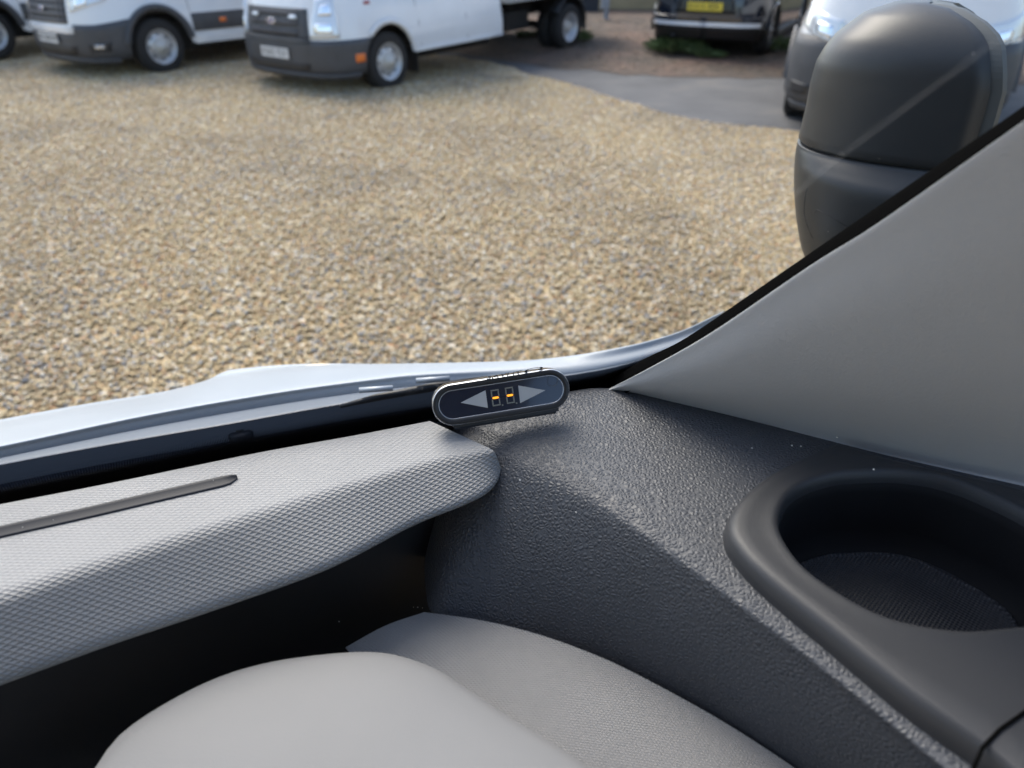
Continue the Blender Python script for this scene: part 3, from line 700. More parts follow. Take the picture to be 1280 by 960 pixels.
# maker's mark printed on the glass just above the frit
s_m, tm = min([(s, t) for s in np.linspace(.5, 1, 160) for t in np.linspace(.01, .12, 60)], key=lambda q: (proj(gpt(*q))[0] - 640) ** 2 + (proj(gpt(*q))[1] - 463) ** 2)
c = gpt(s_m, tm); ax_ = (gpt(s_m + .01, tm) - gpt(s_m - .01, tm)).normalized(); ay_ = (gpt(s_m, tm + .02) - c).normalized(); an_ = ax_.cross(ay_).normalized(); ay_ = an_.cross(ax_)
if an_.dot(CAM - c) < 0: an_ = -an_
mk = text('makers_mark', 'SAYUT', .0085, M['plate_txt'], ws, frame(c + an_ * .0015 - ax_ * .007, ax_, ay_, ax_.cross(ay_)), extrude=.0001)
ring = [[(k * .007 * math.cos(t), k * .0038 * math.sin(t)) for t in np.linspace(0, 2 * math.pi, 24, endpoint=False)] for k in (1., .72)]
mesh_obj('makers_oval', [c + an_ * .0015 + ax_ * (.015 + x) + ay_ * (.001 + y) for r_ in ring for x, y in r_], [(i, (i + 1) % 24, 24 + (i + 1) % 24, 24 + i) for i in range(24)], M['plate_txt'], ws)

# pillar trim
def pil(px, py, add=0.):
    inv = np.interp(px, [763, 1280, 1500], [1 / .5535, 1 / .30, 1 / .19 + (220 / 517 * 0)]); d = 1 / (1 / .5535 + (px - 763) / 517 * (1 / .30 - 1 / .5535)); return PD(px, py, d + add)
E1 = [(748, 492), (763, 485), (810, 461), (888, 417), (1013, 333), (1097, 281), (1280, 154), (1400, 71)]
e_top = [pil(*p) for p in E1]
e_bot = curve([(748, 493), (775, 489), (850, 509), (940, 532), (1030, 555), (1120, 578), (1280, 612), (1420, 640)], -.303)
def mixc(a, b, t, push): return [p.lerp(q, t) + (CAM - p.lerp(q, t)).normalized() * push * min(1., i / 3) for i, (p, q) in enumerate(zip(a, b))]
e_back = [p + (p - CAM).normalized() * .006 + Vector((.003, 0, .0)) for p in e_top]
pt = grid('pillar_trim', loft([e_back, mixc(e_top, e_back, .25, 0), e_top, mixc(e_top, e_bot, .06, .003), mixc(e_top, e_bot, .3, .012), mixc(e_top, e_bot, .6, .010), mixc(e_top, e_bot, .85, -.004), mixc(e_top, e_bot, .96, -.008), e_bot], 60, 70), M['pillar'], van); vp(pt)
E0 = [(740, 490), (800, 452), (857, 423), (966, 349), (992, 331), (1280, 133), (1400, 50)]
e0 = [pil(x, y, .022) for x, y in E0]; e1b = [pil(*p, .016) for p in E1]; e1c = [pil(x + 8, y + 12, .012) for x, y in E1]
vp(grid('windscreen_seal', loft([[p + (p - CAM).normalized() * .012 for p in e0], e0, [p.lerp(q, .5) - (p - CAM).normalized() * .001 for p, q in zip([Vector(v) for v in cr(e0, 8)], [Vector(v) for v in cr(e1b, 8)])], e1b, e1c], 60, 20), M['seal'], van))
def away(P, d, v=(0, 0, 0)): return [p + (p - CAM).normalized() * d + Vector(v) for p in P]
ge = [gpt(1., t) + Vector((.002, .001, -.001)) for t in np.linspace(0, .75, 8)]
vp(grid('glass_edge_blocker', loft([ge, [p + Vector((.05, .02, -.05)) for p in ge], [p + Vector((.14, .03, -.20)) for p in ge], [p + Vector((.16, .03, -.60)) for p in ge]], 30, 14), M['seal'], van))  # added unseen black sheet, keeps the ground out of the glass reflection
vp(grid('glass_base_blocker', [[Vector(p) + Vector(o) for p in gb] for o in ((0, .012, -.012), (0, -.02, -.03), (0, -.05, -.035))], M['recess'], van))  # added hidden black strip, blocks reflections at the foot of the glass
vp(grid('pillar_blocker', loft([away(e_top, .030, (.006, 0, -.004)), away(mixc(e_top, e_bot, .35, 0), .035), away(mixc(e_top, e_bot, .8, 0), .06), away(e_bot, .05, (0, 0, -.04)), away(e_bot, .06, (.05, .05, -.35))], 40, 30), M['seal'], van))  # added black sheet hidden behind the trim to darken the glass reflection

# dashboard: shelf pad
rear = [(-300, 690), (-100, 650), (0, 630), (140, 603), (320, 566), (437, 545), (537, 526)]
ridge = [(-300, 835), (-100, 776), (0, 745), (160, 693), (320, 642), (469, 597), (550, 575), (618, 563)]
lip = [(-300, 975), (-100, 900), (0, 862), (137, 812), (273, 766), (410, 716), (515, 662), (574, 638), (604, 624), (621, 609), (628, 593)]
zl = ([-300, 300, 622], [-.345, -.337, -.322])
c_rear = curve(rear, Z0); c_ridge = curve(ridge, Z0 - .001); c_lip = curve(lip, zl)
NP = 130
pR, pK, pL = [[Vector(v) for v in cr(q, NP)] for q in (c_rear, c_ridge, c_lip)]
def pad_profile(i):
    r, k, l = pR[i], pK[i], pL[i]; out = [r + Vector((0, .004, -.012)), r + Vector((0, .002, -.003)), r + Vector((0, .0005, -.0006))]
    out += [r.lerp(k, t) for t in (.01, .1, .25, .4, .55, .68)]
    a_, b_ = r.lerp(k, .90), k.lerp(l, .14)
    for t in np.linspace(0, 1, 11): out.append(a_ * (1 - t) ** 2 + k * 2 * t * (1 - t) + b_ * t * t)
    out += [k.lerp(l, t) for t in (.3, .5, .68)]
    a_, b_ = k.lerp(l, .80), l + Vector((-.004, .016, -.009)); c_ = l + (l - k) * .06
    for t in np.linspace(0, 1, 9): out.append(a_ * (1 - t) ** 2 + c_ * 2 * t * (1 - t) + b_ * t * t)
    out += [l + Vector((-.008, .05, -.008)), l + Vector((-.01, .09, -.004))]
    return out
prof = [pad_profile(i) for i in range(NP)]
pad = grid('shelf_pad', [[prof[i][j] for i in range(NP)] for j in range(len(prof[0]))], M['pad'], van, flip=True); vp(pad)
at = pad.data.attributes.new('steep', 'FLOAT', 'POINT')
for i in range(len(pad.data.vertices)): at.data[i].value = min(max((i // NP - 11) / 6, 0), 1)
# right end skirt of the pad
endp = prof[-1][2:-8]
grid('pad_edge', [endp, [p + Vector((.0012, 0, -.003)) for p in endp], [p + Vector((-.001, .001, -.006)) for p in endp], [p + Vector((-.02, .006, -.008)) for p in endp]], M['pad'], pad)
# demister strip on the pad
sa = [PZ(x, y, Z0 + .0025) for x, y in ((-260, 723), (-100, 685), (0, 661), (100, 639), (200, 616), (296, 594))]
sc = [Vector(p) for p in cr(sa, 50)]; rows = []
for i, p in enumerate(sc):
    d = (sc[min(i + 1, 49)] - sc[max(i - 1, 0)]).normalized(); nn = Vector((0, 0, 1)).cross(d).normalized(); w = .0044 * (min(1, math.sqrt(max(1 - ((i - 47) / 2.01) ** 2, .02))) if i > 47 else 1)
    rows.append([p + nn * (w * a) + Vector((0, 0, h)) for a, h in ((1.2, -.0045), (1.0, -.0026), (.75, -.0004), (.5, .0002), (.2, -.0004), (-.9, -.0019), (-1.15, -.0019), (-1.3, -.0045))])
vp(grid('demister_strip', rows, M['strip'], van))
# dark recess under the pad
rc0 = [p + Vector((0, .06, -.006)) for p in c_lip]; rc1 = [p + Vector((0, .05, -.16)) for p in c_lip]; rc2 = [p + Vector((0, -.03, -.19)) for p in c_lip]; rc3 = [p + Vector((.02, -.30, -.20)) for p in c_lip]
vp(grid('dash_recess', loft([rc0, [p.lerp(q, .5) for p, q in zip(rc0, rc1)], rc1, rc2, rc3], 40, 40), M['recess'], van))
# black grained side panel: shelf, ridge and inner face
pa = curve([(500, 545), (530, 535), (570, 524), (640, 503), (720, 490), (765, 485), (850, 502), (940, 526), (1040, 552), (1150, 578), (1300, 612), (1420, 640)], ([470, 560, 640], [-.325, -.314, -.302]))
pb = curve([(552, 545), (572, 540), (590, 540), (622, 548), (656, 563), (689, 581), (738, 610), (786, 641), (888, 715), (958, 768), (1035, 826), (1170, 935), (1300, 1045)], ([545, 600, 650], [-.324, -.311, -.305]))
pc = curve([(495, 766), (520, 771), (550, 776), (600, 785), (670, 802), (740, 828), (800, 856), (900, 912), (1000, 978), (1100, 1050), (1220, 1150)], -.408)
for q, k in ((pb, (.06, .014)), (pc, (.10, .026))):     # the inner end curls away forward into the recess
    q[0] = q[0] + Vector((.012, k[0], 0)); q[1] = q[1] + Vector((.004, k[1], 0))
pa0 = [p + Vector((.0, .02, -.03)) for p in pa]
A_, B_, C_ = [[Vector(v) for v in cr(q, 14)] for q in (pa, pb, pc)]
pm1 = [a.lerp(b, .5) + Vector((0, 0, .0015)) for a, b in zip(A_, B_)]; pm2 = [a.lerp(b, .84) + Vector((0, 0, .0008)) for a, b in zip(A_, B_)]
pf1 = [b.lerp(c, .10) + Vector((-.004, -.004, .004)) for b, c in zip(B_, C_)]; pf2 = [b.lerp(c, .5) + Vector((-.004, -.005, .0)) for b, c in zip(B_, C_)]
pB = [p + Vector((.0, .0, -.0012)) for p in B_]; pf0 = [b.lerp(c, .035) + Vector((-.001, -.001, .001)) for b, c in zip(B_, C_)]; pf1 = [b.lerp(c, .14) + Vector((-.003, -.003, .003)) for b, c in zip(B_, C_)]
dsp = vp(grid('dash_side_panel', loft([pa0, A_, pm1, pm2, pB, pf1, pf2, C_], 120, 140), M['leather'], van, flip=True))
# textured shoulder beside the instrument hood
s0 = curve([(530, 766), (600, 776), (670, 793), (740, 818), (800, 846), (900, 901), (1000, 966), (1110, 1045)], -.394)
s1 = curve([(432, 809), (460, 850), (500, 900), (560, 960), (610, 1010), (680, 1070), (740, 1120), (820, 1200)], -.400)
se = [p + Vector((.004, .004, -.012)) for p in s0]
sm = [a.lerp(b, .5) + Vector((0, 0, .004)) for a, b in zip(s0, s1)]
sh = grid('dash_shoulder', loft([se, s0, [a.lerp(b, .05) + Vector((0, 0, .001)) for a, b in zip(s0, s1)], sm, s1], 70, 40), M['pad_fine'], van, flip=True); vp(sh)
le = [Vector(r[0]) for r in loft([s0, sm, s1], 12, 12)]
grid('shoulder_edge', [le, [p + Vector((-.001, .002, -.004)) for p in le], [p + Vector((.002, .012, -.03)) for p in le]], M['pad_fine'], sh)
# instrument hood
hs = [(70, 1010), (105, 962), (150, 906), (245, 850), (330, 822), (430, 809), (490, 811), (545, 829), (590, 857), (640, 890), (700, 926), (765, 970), (830, 1020), (880, 1090), (800, 1220), (400, 1280), (80, 1160), (50, 1070)]
hp = [PZ(x, y, -.365) for x, y in hs]; loop = [Vector(p) for p in cr(hp, 96, closed=True)]; ctr_ = sum(loop, Vector()) / 96
rows = []
for k, dz in ((1.03, -.13), (1.02, -.06), (1.012, -.022), (1.0, -.010), (.98, -.003), (.95, .0005), (.88, .004), (.7, .008), (.4, .011), (.1, .012), (.001, .012)):
    rows.append([ctr_ + (p - ctr_) * k + Vector((0, 0, dz)) for p in loop])
cols = [crp([r[i] for r in rows], 56) for i in range(96)]
vp(grid('instrument_hood', [[cols[i][j] for i in range(96)] for j in range(56)], M['hood'], van, closed=True))
# cup holder
out = [(1046, 547), (1040, 549), (1000, 566), (955, 590), (918, 623), (905, 655), (921, 688), (962, 729), (1043, 795), (1143, 876), (1240, 945), (1350, 1030), (1520, 1060), (1560, 900), (1520, 760), (1420, 655), (1280, 606), (1160, 578), (1085, 560), (1052, 549)]
hol = [(1000, 608), (982, 625), (974, 652), (985, 680), (1012, 712), (1060, 745), (1105, 767), (1150, 779), (1200, 785), (1245, 783), (1310, 772), (1352, 735), (1352, 690), (1290, 645), (1200, 604), (1130, 590), (1060, 591), (1028, 597)]
zc = -.291
OL = [Vector(v) for v in cr([PZ(x, y, zc) for x, y in out], 144, closed=True)]; HL = [Vector(v) for v in cr([PZ(x, y, zc) for x, y in hol], 144, closed=True)]
hc = sum(HL, Vector()) / 144
def ang(p): return math.atan2(p.y - hc.y, p.x - hc.x)
def resamp(Lp):
    A = np.unwrap([ang(p) for p in Lp]); P = np.array([list(p) for p in Lp])
    if A[-1] < A[0]: A = A[::-1]; P = P[::-1]
    A = np.concatenate([A - 2 * math.pi, A, A + 2 * math.pi]); P = np.concatenate([P, P, P]); T = np.linspace(-math.pi, math.pi, 160, endpoint=False)
    return [Vector([np.interp(t, A, P[:, k]) for k in range(3)]) for t in T]
OL, HL = resamp(OL), resamp(HL)
def inside(p, L_, k=1.06):                  # the panel is open under the cup holder
    c_ = False; n_ = len(L_)
    for i in range(n_):
        a_, b_ = hc + (L_[i] - hc) * k, hc + (L_[i - 1] - hc) * k
        if (a_.y > p.y) != (b_.y > p.y) and p.x < (b_.x - a_.x) * (p.y - a_.y) / (b_.y - a_.y) + a_.x: c_ = not c_
    return c_
bm = bmesh.new(); bm.from_mesh(dsp.data)
bmesh.ops.delete(bm, geom=[f for f in bm.faces if inside(f.calc_center_median(), HL) and f.calc_center_median().z > 1.3], context='FACES'); bm.to_mesh(dsp.data); bm.free()
rows = []
for k, dz, o in ((0, -.024, -.0010), (0, -.010, -.0012), (0, -.004, -.0026), (0, -.0012, -.0048), (0, .0, -.0080)):
    rows.append([p + (p - hc).normalized() * o + Vector((0, 0, dz)) for p in OL])
for k in (.35, .65): rows.append([a.lerp(b, k) for a, b in zip([p + (p - hc).normalized() * -.0080 for p in OL], [p + (p - hc).normalized() * .0075 for p in HL])])
for o, dz in ((.0070, .0), (.0045, .0005), (.0022, .0002), (.0004, -.002), (-.0008, -.006), (-.0012, -.010)):
    rows.append([p + (p - hc).normalized() * o + Vector((0, 0, dz)) for p in HL])
ch = grid('cup_holder', rows, M['cup'], van, closed=True); vp(ch)
rim_ = [p + (p - hc).normalized() * -.012 + Vector((0, 0, -.0612)) for p in HL]; c2 = sum(rim_, Vector()) / 160
rows = [rim_] + [[c2 + (p - c2) * k + Vector((0, 0, d)) for p in rim_] for k, d in ((.985, .0016), (.965, .0018), (.945, .0002), (.6, .0), (.2, 0), (.001, 0))]
grid('cup_mat', rows, M['mat'], ch, closed=True)
grid('cup_wall_shaded', [[p + (p - hc).normalized() * o + Vector((0, 0, dz)) for p in HL] for o, dz in ((.0004, -.008), (-.0014, -.009), (-.0018, -.016), (-.004, -.045), (-.006, -.058), (-.013, -.0617))], M['cup_shade'], ch, closed=True)  # inner wall of the holder, its shade put into the colour
# seam of the door panel by the cup holder, lower right
vp(tube('panel_gap', [PZ(x, y, zc + .0005) for x, y in ((1215, 965), (1228, 935), (1250, 912), (1290, 884))], .0009, M['seal'], van))

# bonnet, cowl and wiper outside the glass
bl = [(-420, 640), (-200, 600), (0, 560), (175, 523), (350, 492), (480, 475), (525, 471), (600, 467), (660, 464), (720, 460), (790, 446), (850, 428), (900, 405)]
bd = [(-420, 610), (-200, 570), (0, 531), (131, 507), (255, 487), (280, 472), (306, 465), (394, 460), (500, 461), (590, 461), (650, 459), (720, 452), (800, 437), (857, 420), (905, 396)]
zb_ = ([-420, 400, 600, 720, 900], [-.43, -.43, -.42, -.41, -.39]); zf_ = ([-420, 255, 300, 480, 620, 720, 900], [-.56, -.55, -.53, -.50, -.455, -.425, -.40])
k0 = curve(bl, zb_); k1 = curve(bd, zf_)
k00 = [p + Vector((0, -.004, -.016)) for p in k0]; k01 = [p + Vector((0, .0, -.004)) for p in k0]; k02 = [p + Vector((0, .010, .0005)) for p in k0]
K0, K1 = [Vector(v) for v in cr(k0, 16)], [Vector(v) for v in cr(k1, 16)]
k2 = [p + Vector((.03, .12, -.14)) for p in k1]; k3 = [p + Vector((.05, .22, -.45)) for p in k1]; k4 = [p + Vector((.05, .22, -.85)) for p in k1]
bon = grid('bonnet', loft([k00, k01, k02, [a.lerp(b, .5) + Vector((0, 0, .012)) for a, b in zip(K0, K1)], [a.lerp(b, .85) + Vector((0, 0, .008)) for a, b in zip(K0, K1)], k1, k2, k3, k4], 110, 90), M['paint_pearl'], van); vp(bon)
cw = curve([(-420, 665), (-200, 622), (0, 581), (150, 553), (284, 530), (420, 506), (540, 487), (640, 477), (720, 468), (790, 454), (860, 428)], [[-420, 600, 860], [-.425, -.42, -.395]])
cw2 = curve([(-420, 760), (-200, 705), (0, 660), (150, 632), (320, 598), (440, 575), (540, 556), (640, 535), (720, 515), (790, 495), (860, 470)], -.40)
cwd = [p + Vector((0, 0, -.022)) for p in cw]
vp(grid('scuttle_panel', loft([cw2, [Vector(a).lerp(Vector(b), .6) + Vector((0, 0, -.01)) for a, b in zip(cr(cw2, 12), cr(cwd, 12))], cwd, [p + Vector((0, .004, 0)) for p in cwd]], 80, 30), M['scuttle'], van))
vp(grid('cowl_panel', loft([cwd, [p + Vector((0, 0, -.003)) for p in cw], cw, [Vector(a).lerp(Vector(b), .12) + Vector((0, 0, .0)) for a, b in zip(cr(cw, 12), cr(k0, 12))], [Vector(a).lerp(Vector(b), .7) + Vector((0, 0, -.006)) for a, b in zip(cr(cw, 12), cr(k0, 12))], k00], 80, 50), M['cowl'], van))
wc = PD(301, 540, .735); wp = empty('wiper', wc, 0, van); wp.matrix_parent_inverse = Matrix.Translation((0, -.3, 0))
for nm, pr, m in (('spindle', [(.013, -.01), (.013, .002), (.010, .004), (.001, .0042)], M['strip']), ('spindle_nut', [(.006, .004), (.006, .006), (.001, .0065)], M['black'])):
    rows = [[(r * math.cos(t), r * math.sin(t), h) for t in np.linspace(0, 2 * math.pi, 24, endpoint=False)] for r, h in pr]; grid(nm, rows, m, wp, closed=True)
arm = [PZ(x, y, -.405) - wc for x, y in ((425, 508), (470, 497), (540, 484), (610, 474))]
tube('wiper_arm', arm, [.002, .004, .005, .004], M['black'], wp)
for (x, y) in ((467, 486), (538, 474)): tube('arm_joint', [PZ(x - 18, y + 2, -.395) - wc, PZ(x + 24, y - 1, -.395) - wc], .003, M['galv'], wp)
nz = PZ(397, 461, -.485); r_ = .026; nzl = [[nz + Vector((r_ * k * math.cos(t), r_ * .6 * k * math.sin(t), h)) for t in np.linspace(0, 2 * math.pi, 24, endpoint=False)] for k, h in ((1.25, -.02), (1.0, -.003), (.8, .001), (.45, .003), (.01, .004))]
vp(grid('bonnet_bump', nzl, M['cream'], van, closed=True))  # small cream oval dome at the far edge of the bonnet

# door mirror
nrm = Vector((.92, -.39, 0)).normalized(); mm = Vector((.39, .92, 0)).normalized(); RC = PD(1230, 120, .72)
def al(px, py): return (PD(px, py, .72) - RC).dot(-nrm)
zs_l = [(1160, -3), (1122, 0), (1081, 15), (1044, 45), (1030, 62), (1017, 84), (1008, 115), (1001, 150), (994, 178), (989, 197)]
zs_r = [(1160, -3), (1197, 3), (1220, 17), (1231, 29), (1237, 42), (1239, 70), (1240, 94), (1234, 131), (1227, 165), (1218, 210)]
Lz = sorted([(PD(x, y, .72).z, al(x, y)) for x, y in zs_l]); Rz = sorted([(PD(x, y, .72).z, al(x, y)) for x, y in zs_r])
zt = Lz[-1][0]; zcr = Lz[0][0]
def lim(z): return np.interp(z, [q[0] for q in Rz], [q[1] for q in Rz]), np.interp(z, [q[0] for q in Lz], [q[1] for q in Lz])
def dsec(a, b, wd, z, n=48, e=2.5):
    pts = []
    for t in np.linspace(-math.pi / 2, math.pi / 2, n):
        c_, s_ = math.cos(t), math.sin(t); x = a + (b - a) * abs(c_) ** (2 / e); y = wd * (abs(s_) ** (2 / e)) * (1 if s_ > 0 else -1)
        q = RC + (-nrm) * x + mm * y; pts.append(Vector((q.x, q.y, z)))
    return pts
dm = empty('door_mirror', RC, 0, van); dm.matrix_parent_inverse = Matrix.Translation((0, -.3, 0))
def dmo(rows, off=RC): return [[p - RC for p in r] for r in rows]
zz = zt - (zt - zcr) * (np.linspace(0, 1, 34) ** 1.8); rows = []; rrows = []; RW = .014
for i, z in enumerate(zz):
    a, b = lim(z); k = min(1., math.sqrt(max(1 - (1 - min((zt - z) / .06, 1)) ** 2, 0))); wd = .012 + .078 * k
    rows.append(dsec(min(a + RW * min(max((wd - .02) / .01, 0), 1), b - .001), b, wd, z)); rrows.append((a, b, wd, z))
a, b = lim(zcr); rows.append(dsec(a + RW, b - .004, .087, zcr - .004)); rows.append(dsec(a + RW, b - .012, .08, zcr - .007))
grid('mirror_shell', dmo(rows), M['mirror_shell'], dm, closed=True)
rr_ = []
for a, b, wd, z in rrows:
    if wd < .03: continue
    q = []
    for x, w_ in ((a + RW + .002, wd - .0022), (a + .003, wd - .002), (a, wd - .006), (a + .004, wd - .012)):
        pass
    sec = [(a + RW + .004, -(wd - .0022)), (a + .004, -(wd - .002)), (a, -(wd - .006)), (a + .006, -(wd - .014)), (a + .006, wd - .014), (a, wd - .006), (a + .004, wd - .002), (a + RW + .004, wd - .0022)]
    r = []
    for x, w_ in sec:
        p = RC + (-nrm) * x + mm * w_; r.append(Vector((p.x, p.y, z)))
    rr_.append(r)
grid('mirror_rim', dmo(rr_), M['mirror_rim'], dm, smooth=False, cap0=True)
gl_ = [[(RC + (-nrm) * (a + .005) + mm * (wd - .014) * s).to_tuple()[:2] + (z,) for s in (-1, 1)] for a, b, wd, z in rrows if wd > .05]
grid('mirror_glass', [[Vector(p) - RC for p in r] for r in gl_], M['mirror'], dm, smooth=False)
# lower housing with the bright ledge
lowl = [(988, 203), (985, 216), (983, 232), (981, 262), (981, 300), (983, 334), (990, 380), (1010, 420), (1050, 450)]
Lw = [(PD(x, y, .72).z, al(x, y)) for x, y in lowl]; rows = []
a, b = lim(zcr); rows.append(dsec(a + .03, b - .03, .06, zcr - .004)); rows.append(dsec(a + .008, b - .003, .085, zcr - .0045))
for i, (z, bb) in enumerate(Lw):
    wd = (.091, .102, .112, .114, .112, .106, .095, .07, .03)[i]; rows.append(dsec(a + .012 + .01 * max(0, i - 5), bb, wd, z - .004))
cols = [crp([r[i] for r in rows], 48) for i in range(48)]
mh = grid('mirror_lower_housing', [[Vector(cols[i][j]) - RC for i in range(48)] for j in range(48)], M['mirror_shell'], dm)
def on_low(px, py, d=.655): return PD(px, py, d) - RC
tube('mirror_fold_arm', [RC * 0 + Vector((.0, -.03, -.22)), Vector((.12, -.10, -.25)), Vector((.20, -.20, -.27))], [.045, .04, .04], M['mirror_shell'], dm, 14)
# project the housing joint line onto the lower housing by ray casting
bpy.context.view_layer.update()
dg = bpy.context.evaluated_depsgraph_get()
def hit(o, px, py):
    mw = o.matrix_world.inverted(); a = mw @ CAM; d_ = (mw @ (CAM + ray(px, py))) - a
    ok, loc, nn, _ = o.ray_cast(a, d_.normalized()); return (o.matrix_world @ loc) if ok else None
for ln in ([(1009, 234), (1006, 250), (1005, 265), (1009, 282), (1016, 298)], [(1016, 266), (1021, 262), (1030, 266), (1045, 275), (1060, 284)]):
    q = [hit(mh, *p) for p in ln]; q = [x for x in q if x]
    if len(q) > 2: tube('housing_joint', [x - RC for x in q], .00045, M['grille'], dm, 6)

# cab shell round the eye: roof lining, doors, bulkhead, floor
vp(box('roof_lining', (-.25, -.85, CAMH + .50), (1.9, 1.3, .05), M['lining'], van, .02)); vp(box('bulkhead', (-.25, -1.5, 1.3), (1.9, .05, 1.7), M['bulkhead'], van, .02))
vp(box('cabin_floor', (-.25, -.6, .45), (1.9, 2.0, .06), M['cabin_dark'], van, .01))
vp(box('door_panel', (.60, -.55, .90), (.07, 1.5, .85), M['cabin_dark'], van, .03))
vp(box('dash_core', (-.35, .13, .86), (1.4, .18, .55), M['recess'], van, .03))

# ------------------------------------------------------------------ parking sensor display on the dash
AX = Vector((.985, .17, 0)).normalized(); hn = Vector((.17, -.985, 0)); tau = R(27); NN = (hn * math.cos(tau) + Vector((0, 0, 1)) * math.sin(tau)).normalized(); AY = NN.cross(AX).normalized()
rq = Matrix.Rotation(R(3.6), 3, NN); AX = rq @ AX; AY = rq @ AY
cen = PD(627.5, 496.5, .497); pp = F / .497
Wd, Hd = 176 / pp, 53 / pp
def stad(w, h, n=20):
    r = h / 2; P = []
    for t in np.linspace(-math.pi / 2, math.pi / 2, n): P.append((w / 2 - r + r * math.cos(t), r * math.sin(t)))
    for t in np.linspace(math.pi / 2, 3 * math.pi / 2, n): P.append((-w / 2 + r + r * math.cos(t), r * math.sin(t)))
    return P
base = cen - Vector((0, 0, .02))
dv = empty('sensor_display', base); tag(dv, 'small black oval parking sensor display with grey arrows on the dashboard', 'display')
o_ = cen - base
def ringrow(w, h, d): return [o_ + AX * x + AY * y + NN * d for x, y in stad(w, h)]
grid('case', [ringrow(Wd * .9, Hd * .8, -.016), ringrow(Wd - .002, Hd - .002, -.0145), ringrow(Wd, Hd, -.012), ringrow(Wd, Hd, -.004), ringrow(Wd - .0005, Hd - .0005, -.0016)], M['gloss'], dv, closed=True, cap0=True)
grid('bezel_edge', [ringrow(Wd - .0004, Hd - .0004, -.0017), ringrow(Wd - .0009, Hd - .0009, -.0007), ringrow(Wd - .0017, Hd - .0017, -.0003)], M['rimline'], dv, closed=True)
k = .0085
grid('bezel', [ringrow(Wd - .0016, Hd - .0016, -.0004), ringrow(Wd - .003, Hd - .003, 0), ringrow(Wd - k, Hd - k, 0), ringrow(Wd - k - .001, Hd - k - .001, -.0012)], M['black'], dv, closed=True)
grid('screen_edge', [ringrow(Wd - k - .0006, Hd - k - .0006, -.0006), ringrow(Wd - k - .0016, Hd - k - .0016, -.0003), ringrow(Wd - k - .0020, Hd - k - .0020, -.0010)], M['rimline'], dv, closed=True)
scr = grid('screen', [ringrow(Wd - k - .0012, Hd - k - .0012, -.0009), ringrow((Wd - k) * .5, (Hd - k) * .5, -.0009), ringrow(.01, .0001, -.0009)], M['screen'], dv, closed=True)
def D2(px, py):                                           # point of the screen plane seen at a pixel
    r = ray(px, py); q = CAM + r * ((cen - CAM).dot(NN) / r.dot(NN)); return ((q - cen).dot(AX), (q - cen).dot(AY))
def flat(name, P, mat, lift=.0): 
    a = sum((P[i][0] * P[(i + 1) % len(P)][1] - P[(i + 1) % len(P)][0] * P[i][1]) for i in range(len(P)))
    if a < 0: P = P[::-1]
    return prism(name, P, mat, o_ + NN * (-.0009 + lift), AX, AY, NN, .00025, scr)
flat('left_arrow', [D2(576, 503.5), D2(607, 488), D2(610, 510)], M['print'])
flat('right_arrow', [D2(648, 482), D2(682, 488), D2(650.5, 504)], M['print'])
def digit(cx, cy, lit):
    c0 = D2(cx, cy); w, h, t = 10.2 / pp, 20.5 / pp, 1.5 / pp; sk = .0
    segs = {'top': [(-w / 2, h / 2 - t), (w / 2, h / 2 - t), (w / 2, h / 2), (-w / 2, h / 2)], 'bottom': [(-w / 2, -h / 2), (w / 2, -h / 2), (w / 2, -h / 2 + t), (-w / 2, -h / 2 + t)]}
    for sx in (-1, 1):
        for y0, y1 in ((.0008, h / 2 - t - .0002), (-h / 2 + t + .0002, -.0008)): segs[f'{sx}{y0}'] = [(sx * w / 2 - (t if sx > 0 else 0), y0), (sx * w / 2 + (0 if sx > 0 else t), y0), (sx * w / 2 + (0 if sx > 0 else t), y1), (sx * w / 2 - (t if sx > 0 else 0), y1)]
    for P in segs.values(): flat('unlit_segment', [(c0[0] + x, c0[1] + y) for x, y in P], M['print_dim'])
    t2 = 1.25 / pp; flat('lit_segment', [(c0[0] + x, c0[1] + y) for x, y in ((-w / 2 + .0004, 0), (-w / 2 + .0012, t2), (w / 2 - .0012, t2), (w / 2 - .0004, 0), (w / 2 - .0012, -t2), (-w / 2 + .0012, -t2))], M['lit'], .0001)
digit(619.7, 497.3, 1); digit(637.6, 494.2, 1)
for x, y in ((628.5, 506.5), (646, 504)):
    c0 = D2(x, y); flat('decimal_point', [(c0[0] + .0006 * math.cos(t), c0[1] + .0006 * math.sin(t)) for t in np.linspace(0, 6.283, 8, endpoint=False)], M['print_dim'])
c0 = D2(691, 476); rg = [[(c0[0] + r * math.cos(t), c0[1] + r * math.sin(t)) for t in np.linspace(0, 6.283, 24, endpoint=False)] for r in (.0040, .0036)]
mesh_obj('faint_icon', [o_ + AX * x + AY * y + NN * -.0007 for r in rg for x, y in r], [(i, (i + 1) % 24, 24 + (i + 1) % 24, 24 + i) for i in range(24)], M['print_faint'], scr)
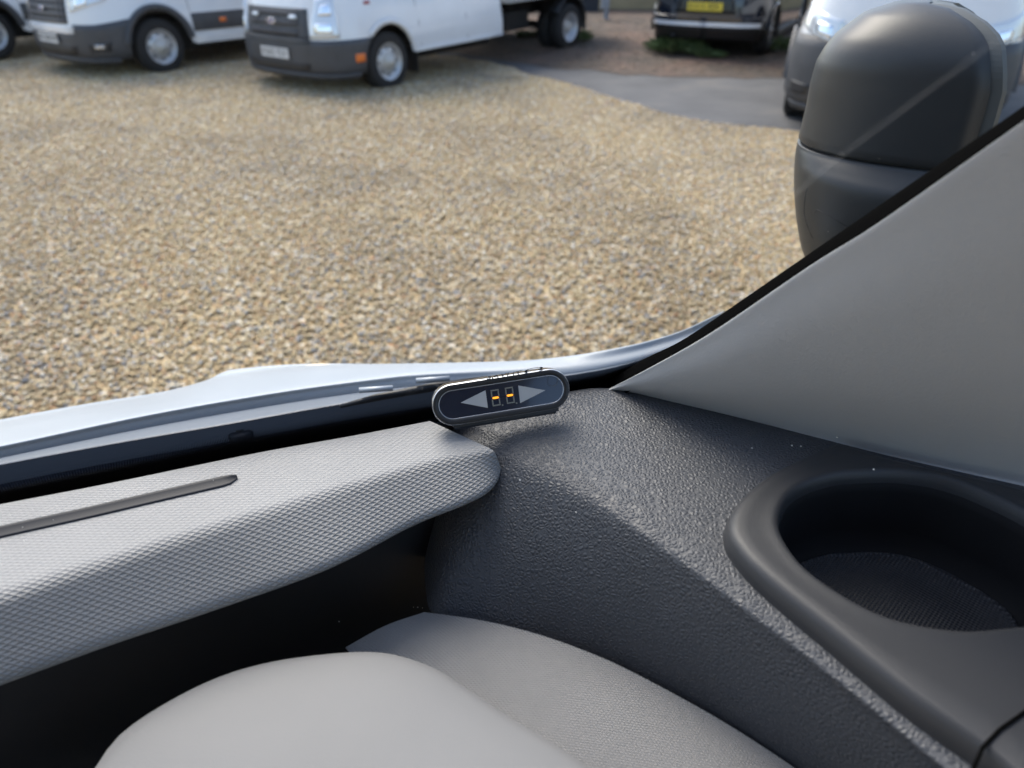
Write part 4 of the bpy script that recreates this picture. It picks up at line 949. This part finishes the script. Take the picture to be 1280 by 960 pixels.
foot = [o_ + AX * x - NN * .008 - AY * (Hd / 2 + d) for x, d in ((-Wd * .36, -.002), (Wd * .36, -.002), (Wd * .36, .004), (-Wd * .36, .004))]
prism('foot', [(-Wd * .37, -.001), (Wd * .40, -.001), (Wd * .40, .004), (-Wd * .37, .004)], M['black'], o_ - AY * (Hd / 2 + .0008) - NN * .015, AX, AY, NN, .0125, dv)
prism('adhesive_pad', [(-Wd * .36, -.0015), (Wd * .38, -.0015), (Wd * .38, .0), (-Wd * .36, .0)], M['strip'], o_ - AY * (Hd / 2 + .0018) - NN * .014, AX, AY, NN, .010, dv)

# crumbs of dust on the dashboard
V = []; Fc = []
def crumb(p, s):
    i = len(V)
    for d in ((1, 0, 0), (-1, 0, 0), (0, 1, 0), (0, -1, 0), (0, 0, 1.2), (0, 0, -.5)): V.append(p + Vector(d) * s * random.uniform(.6, 1.2))
    Fc.extend([(i + a, i + b, i + c) for a, b, c in ((0, 2, 4), (2, 1, 4), (1, 3, 4), (3, 0, 4), (2, 0, 5), (1, 2, 5), (3, 1, 5), (0, 3, 5))])
for x, y in ((639, 541), (990, 557), (1001, 558), (680, 560), (760, 520), (720, 640), (715, 530), (830, 560), (905, 590), (870, 640), (650, 600), (940, 560)): crumb(PZ(x, y, -.2995), random.uniform(.0004, .0008))
crumb(PZ(1092, 587, zc + .002), .0009); crumb(PZ(1046, 547, zc + .002), .0008)
for k in range(30): crumb(PZ(random.uniform(20, 540), 0, Z0) if False else PZ(*(lambda t, w: (t * 540, 630 - t * 104 + w * (95 - 55 * t)))(random.random(), random.uniform(.15, .8)), Z0 + .003), random.uniform(.0002, .0004))
for x, y in ((517, 759), (522, 759), (528, 760), (424, 777), (553, 772), (560, 774)): crumb(PZ(x, y, -.42), random.uniform(.0004, .0007))
for k in range(34):
    p = gpt(random.uniform(.55, 1.), random.uniform(.06, .7)); crumb(p + (CAM - p).normalized() * .001, random.uniform(.00012, .00035))
tag(mesh_obj('dust', V, Fc, M['speck'], None, False), 'pale dust crumbs lying on the dashboard and stuck to the glass', 'dust', kind='stuff')
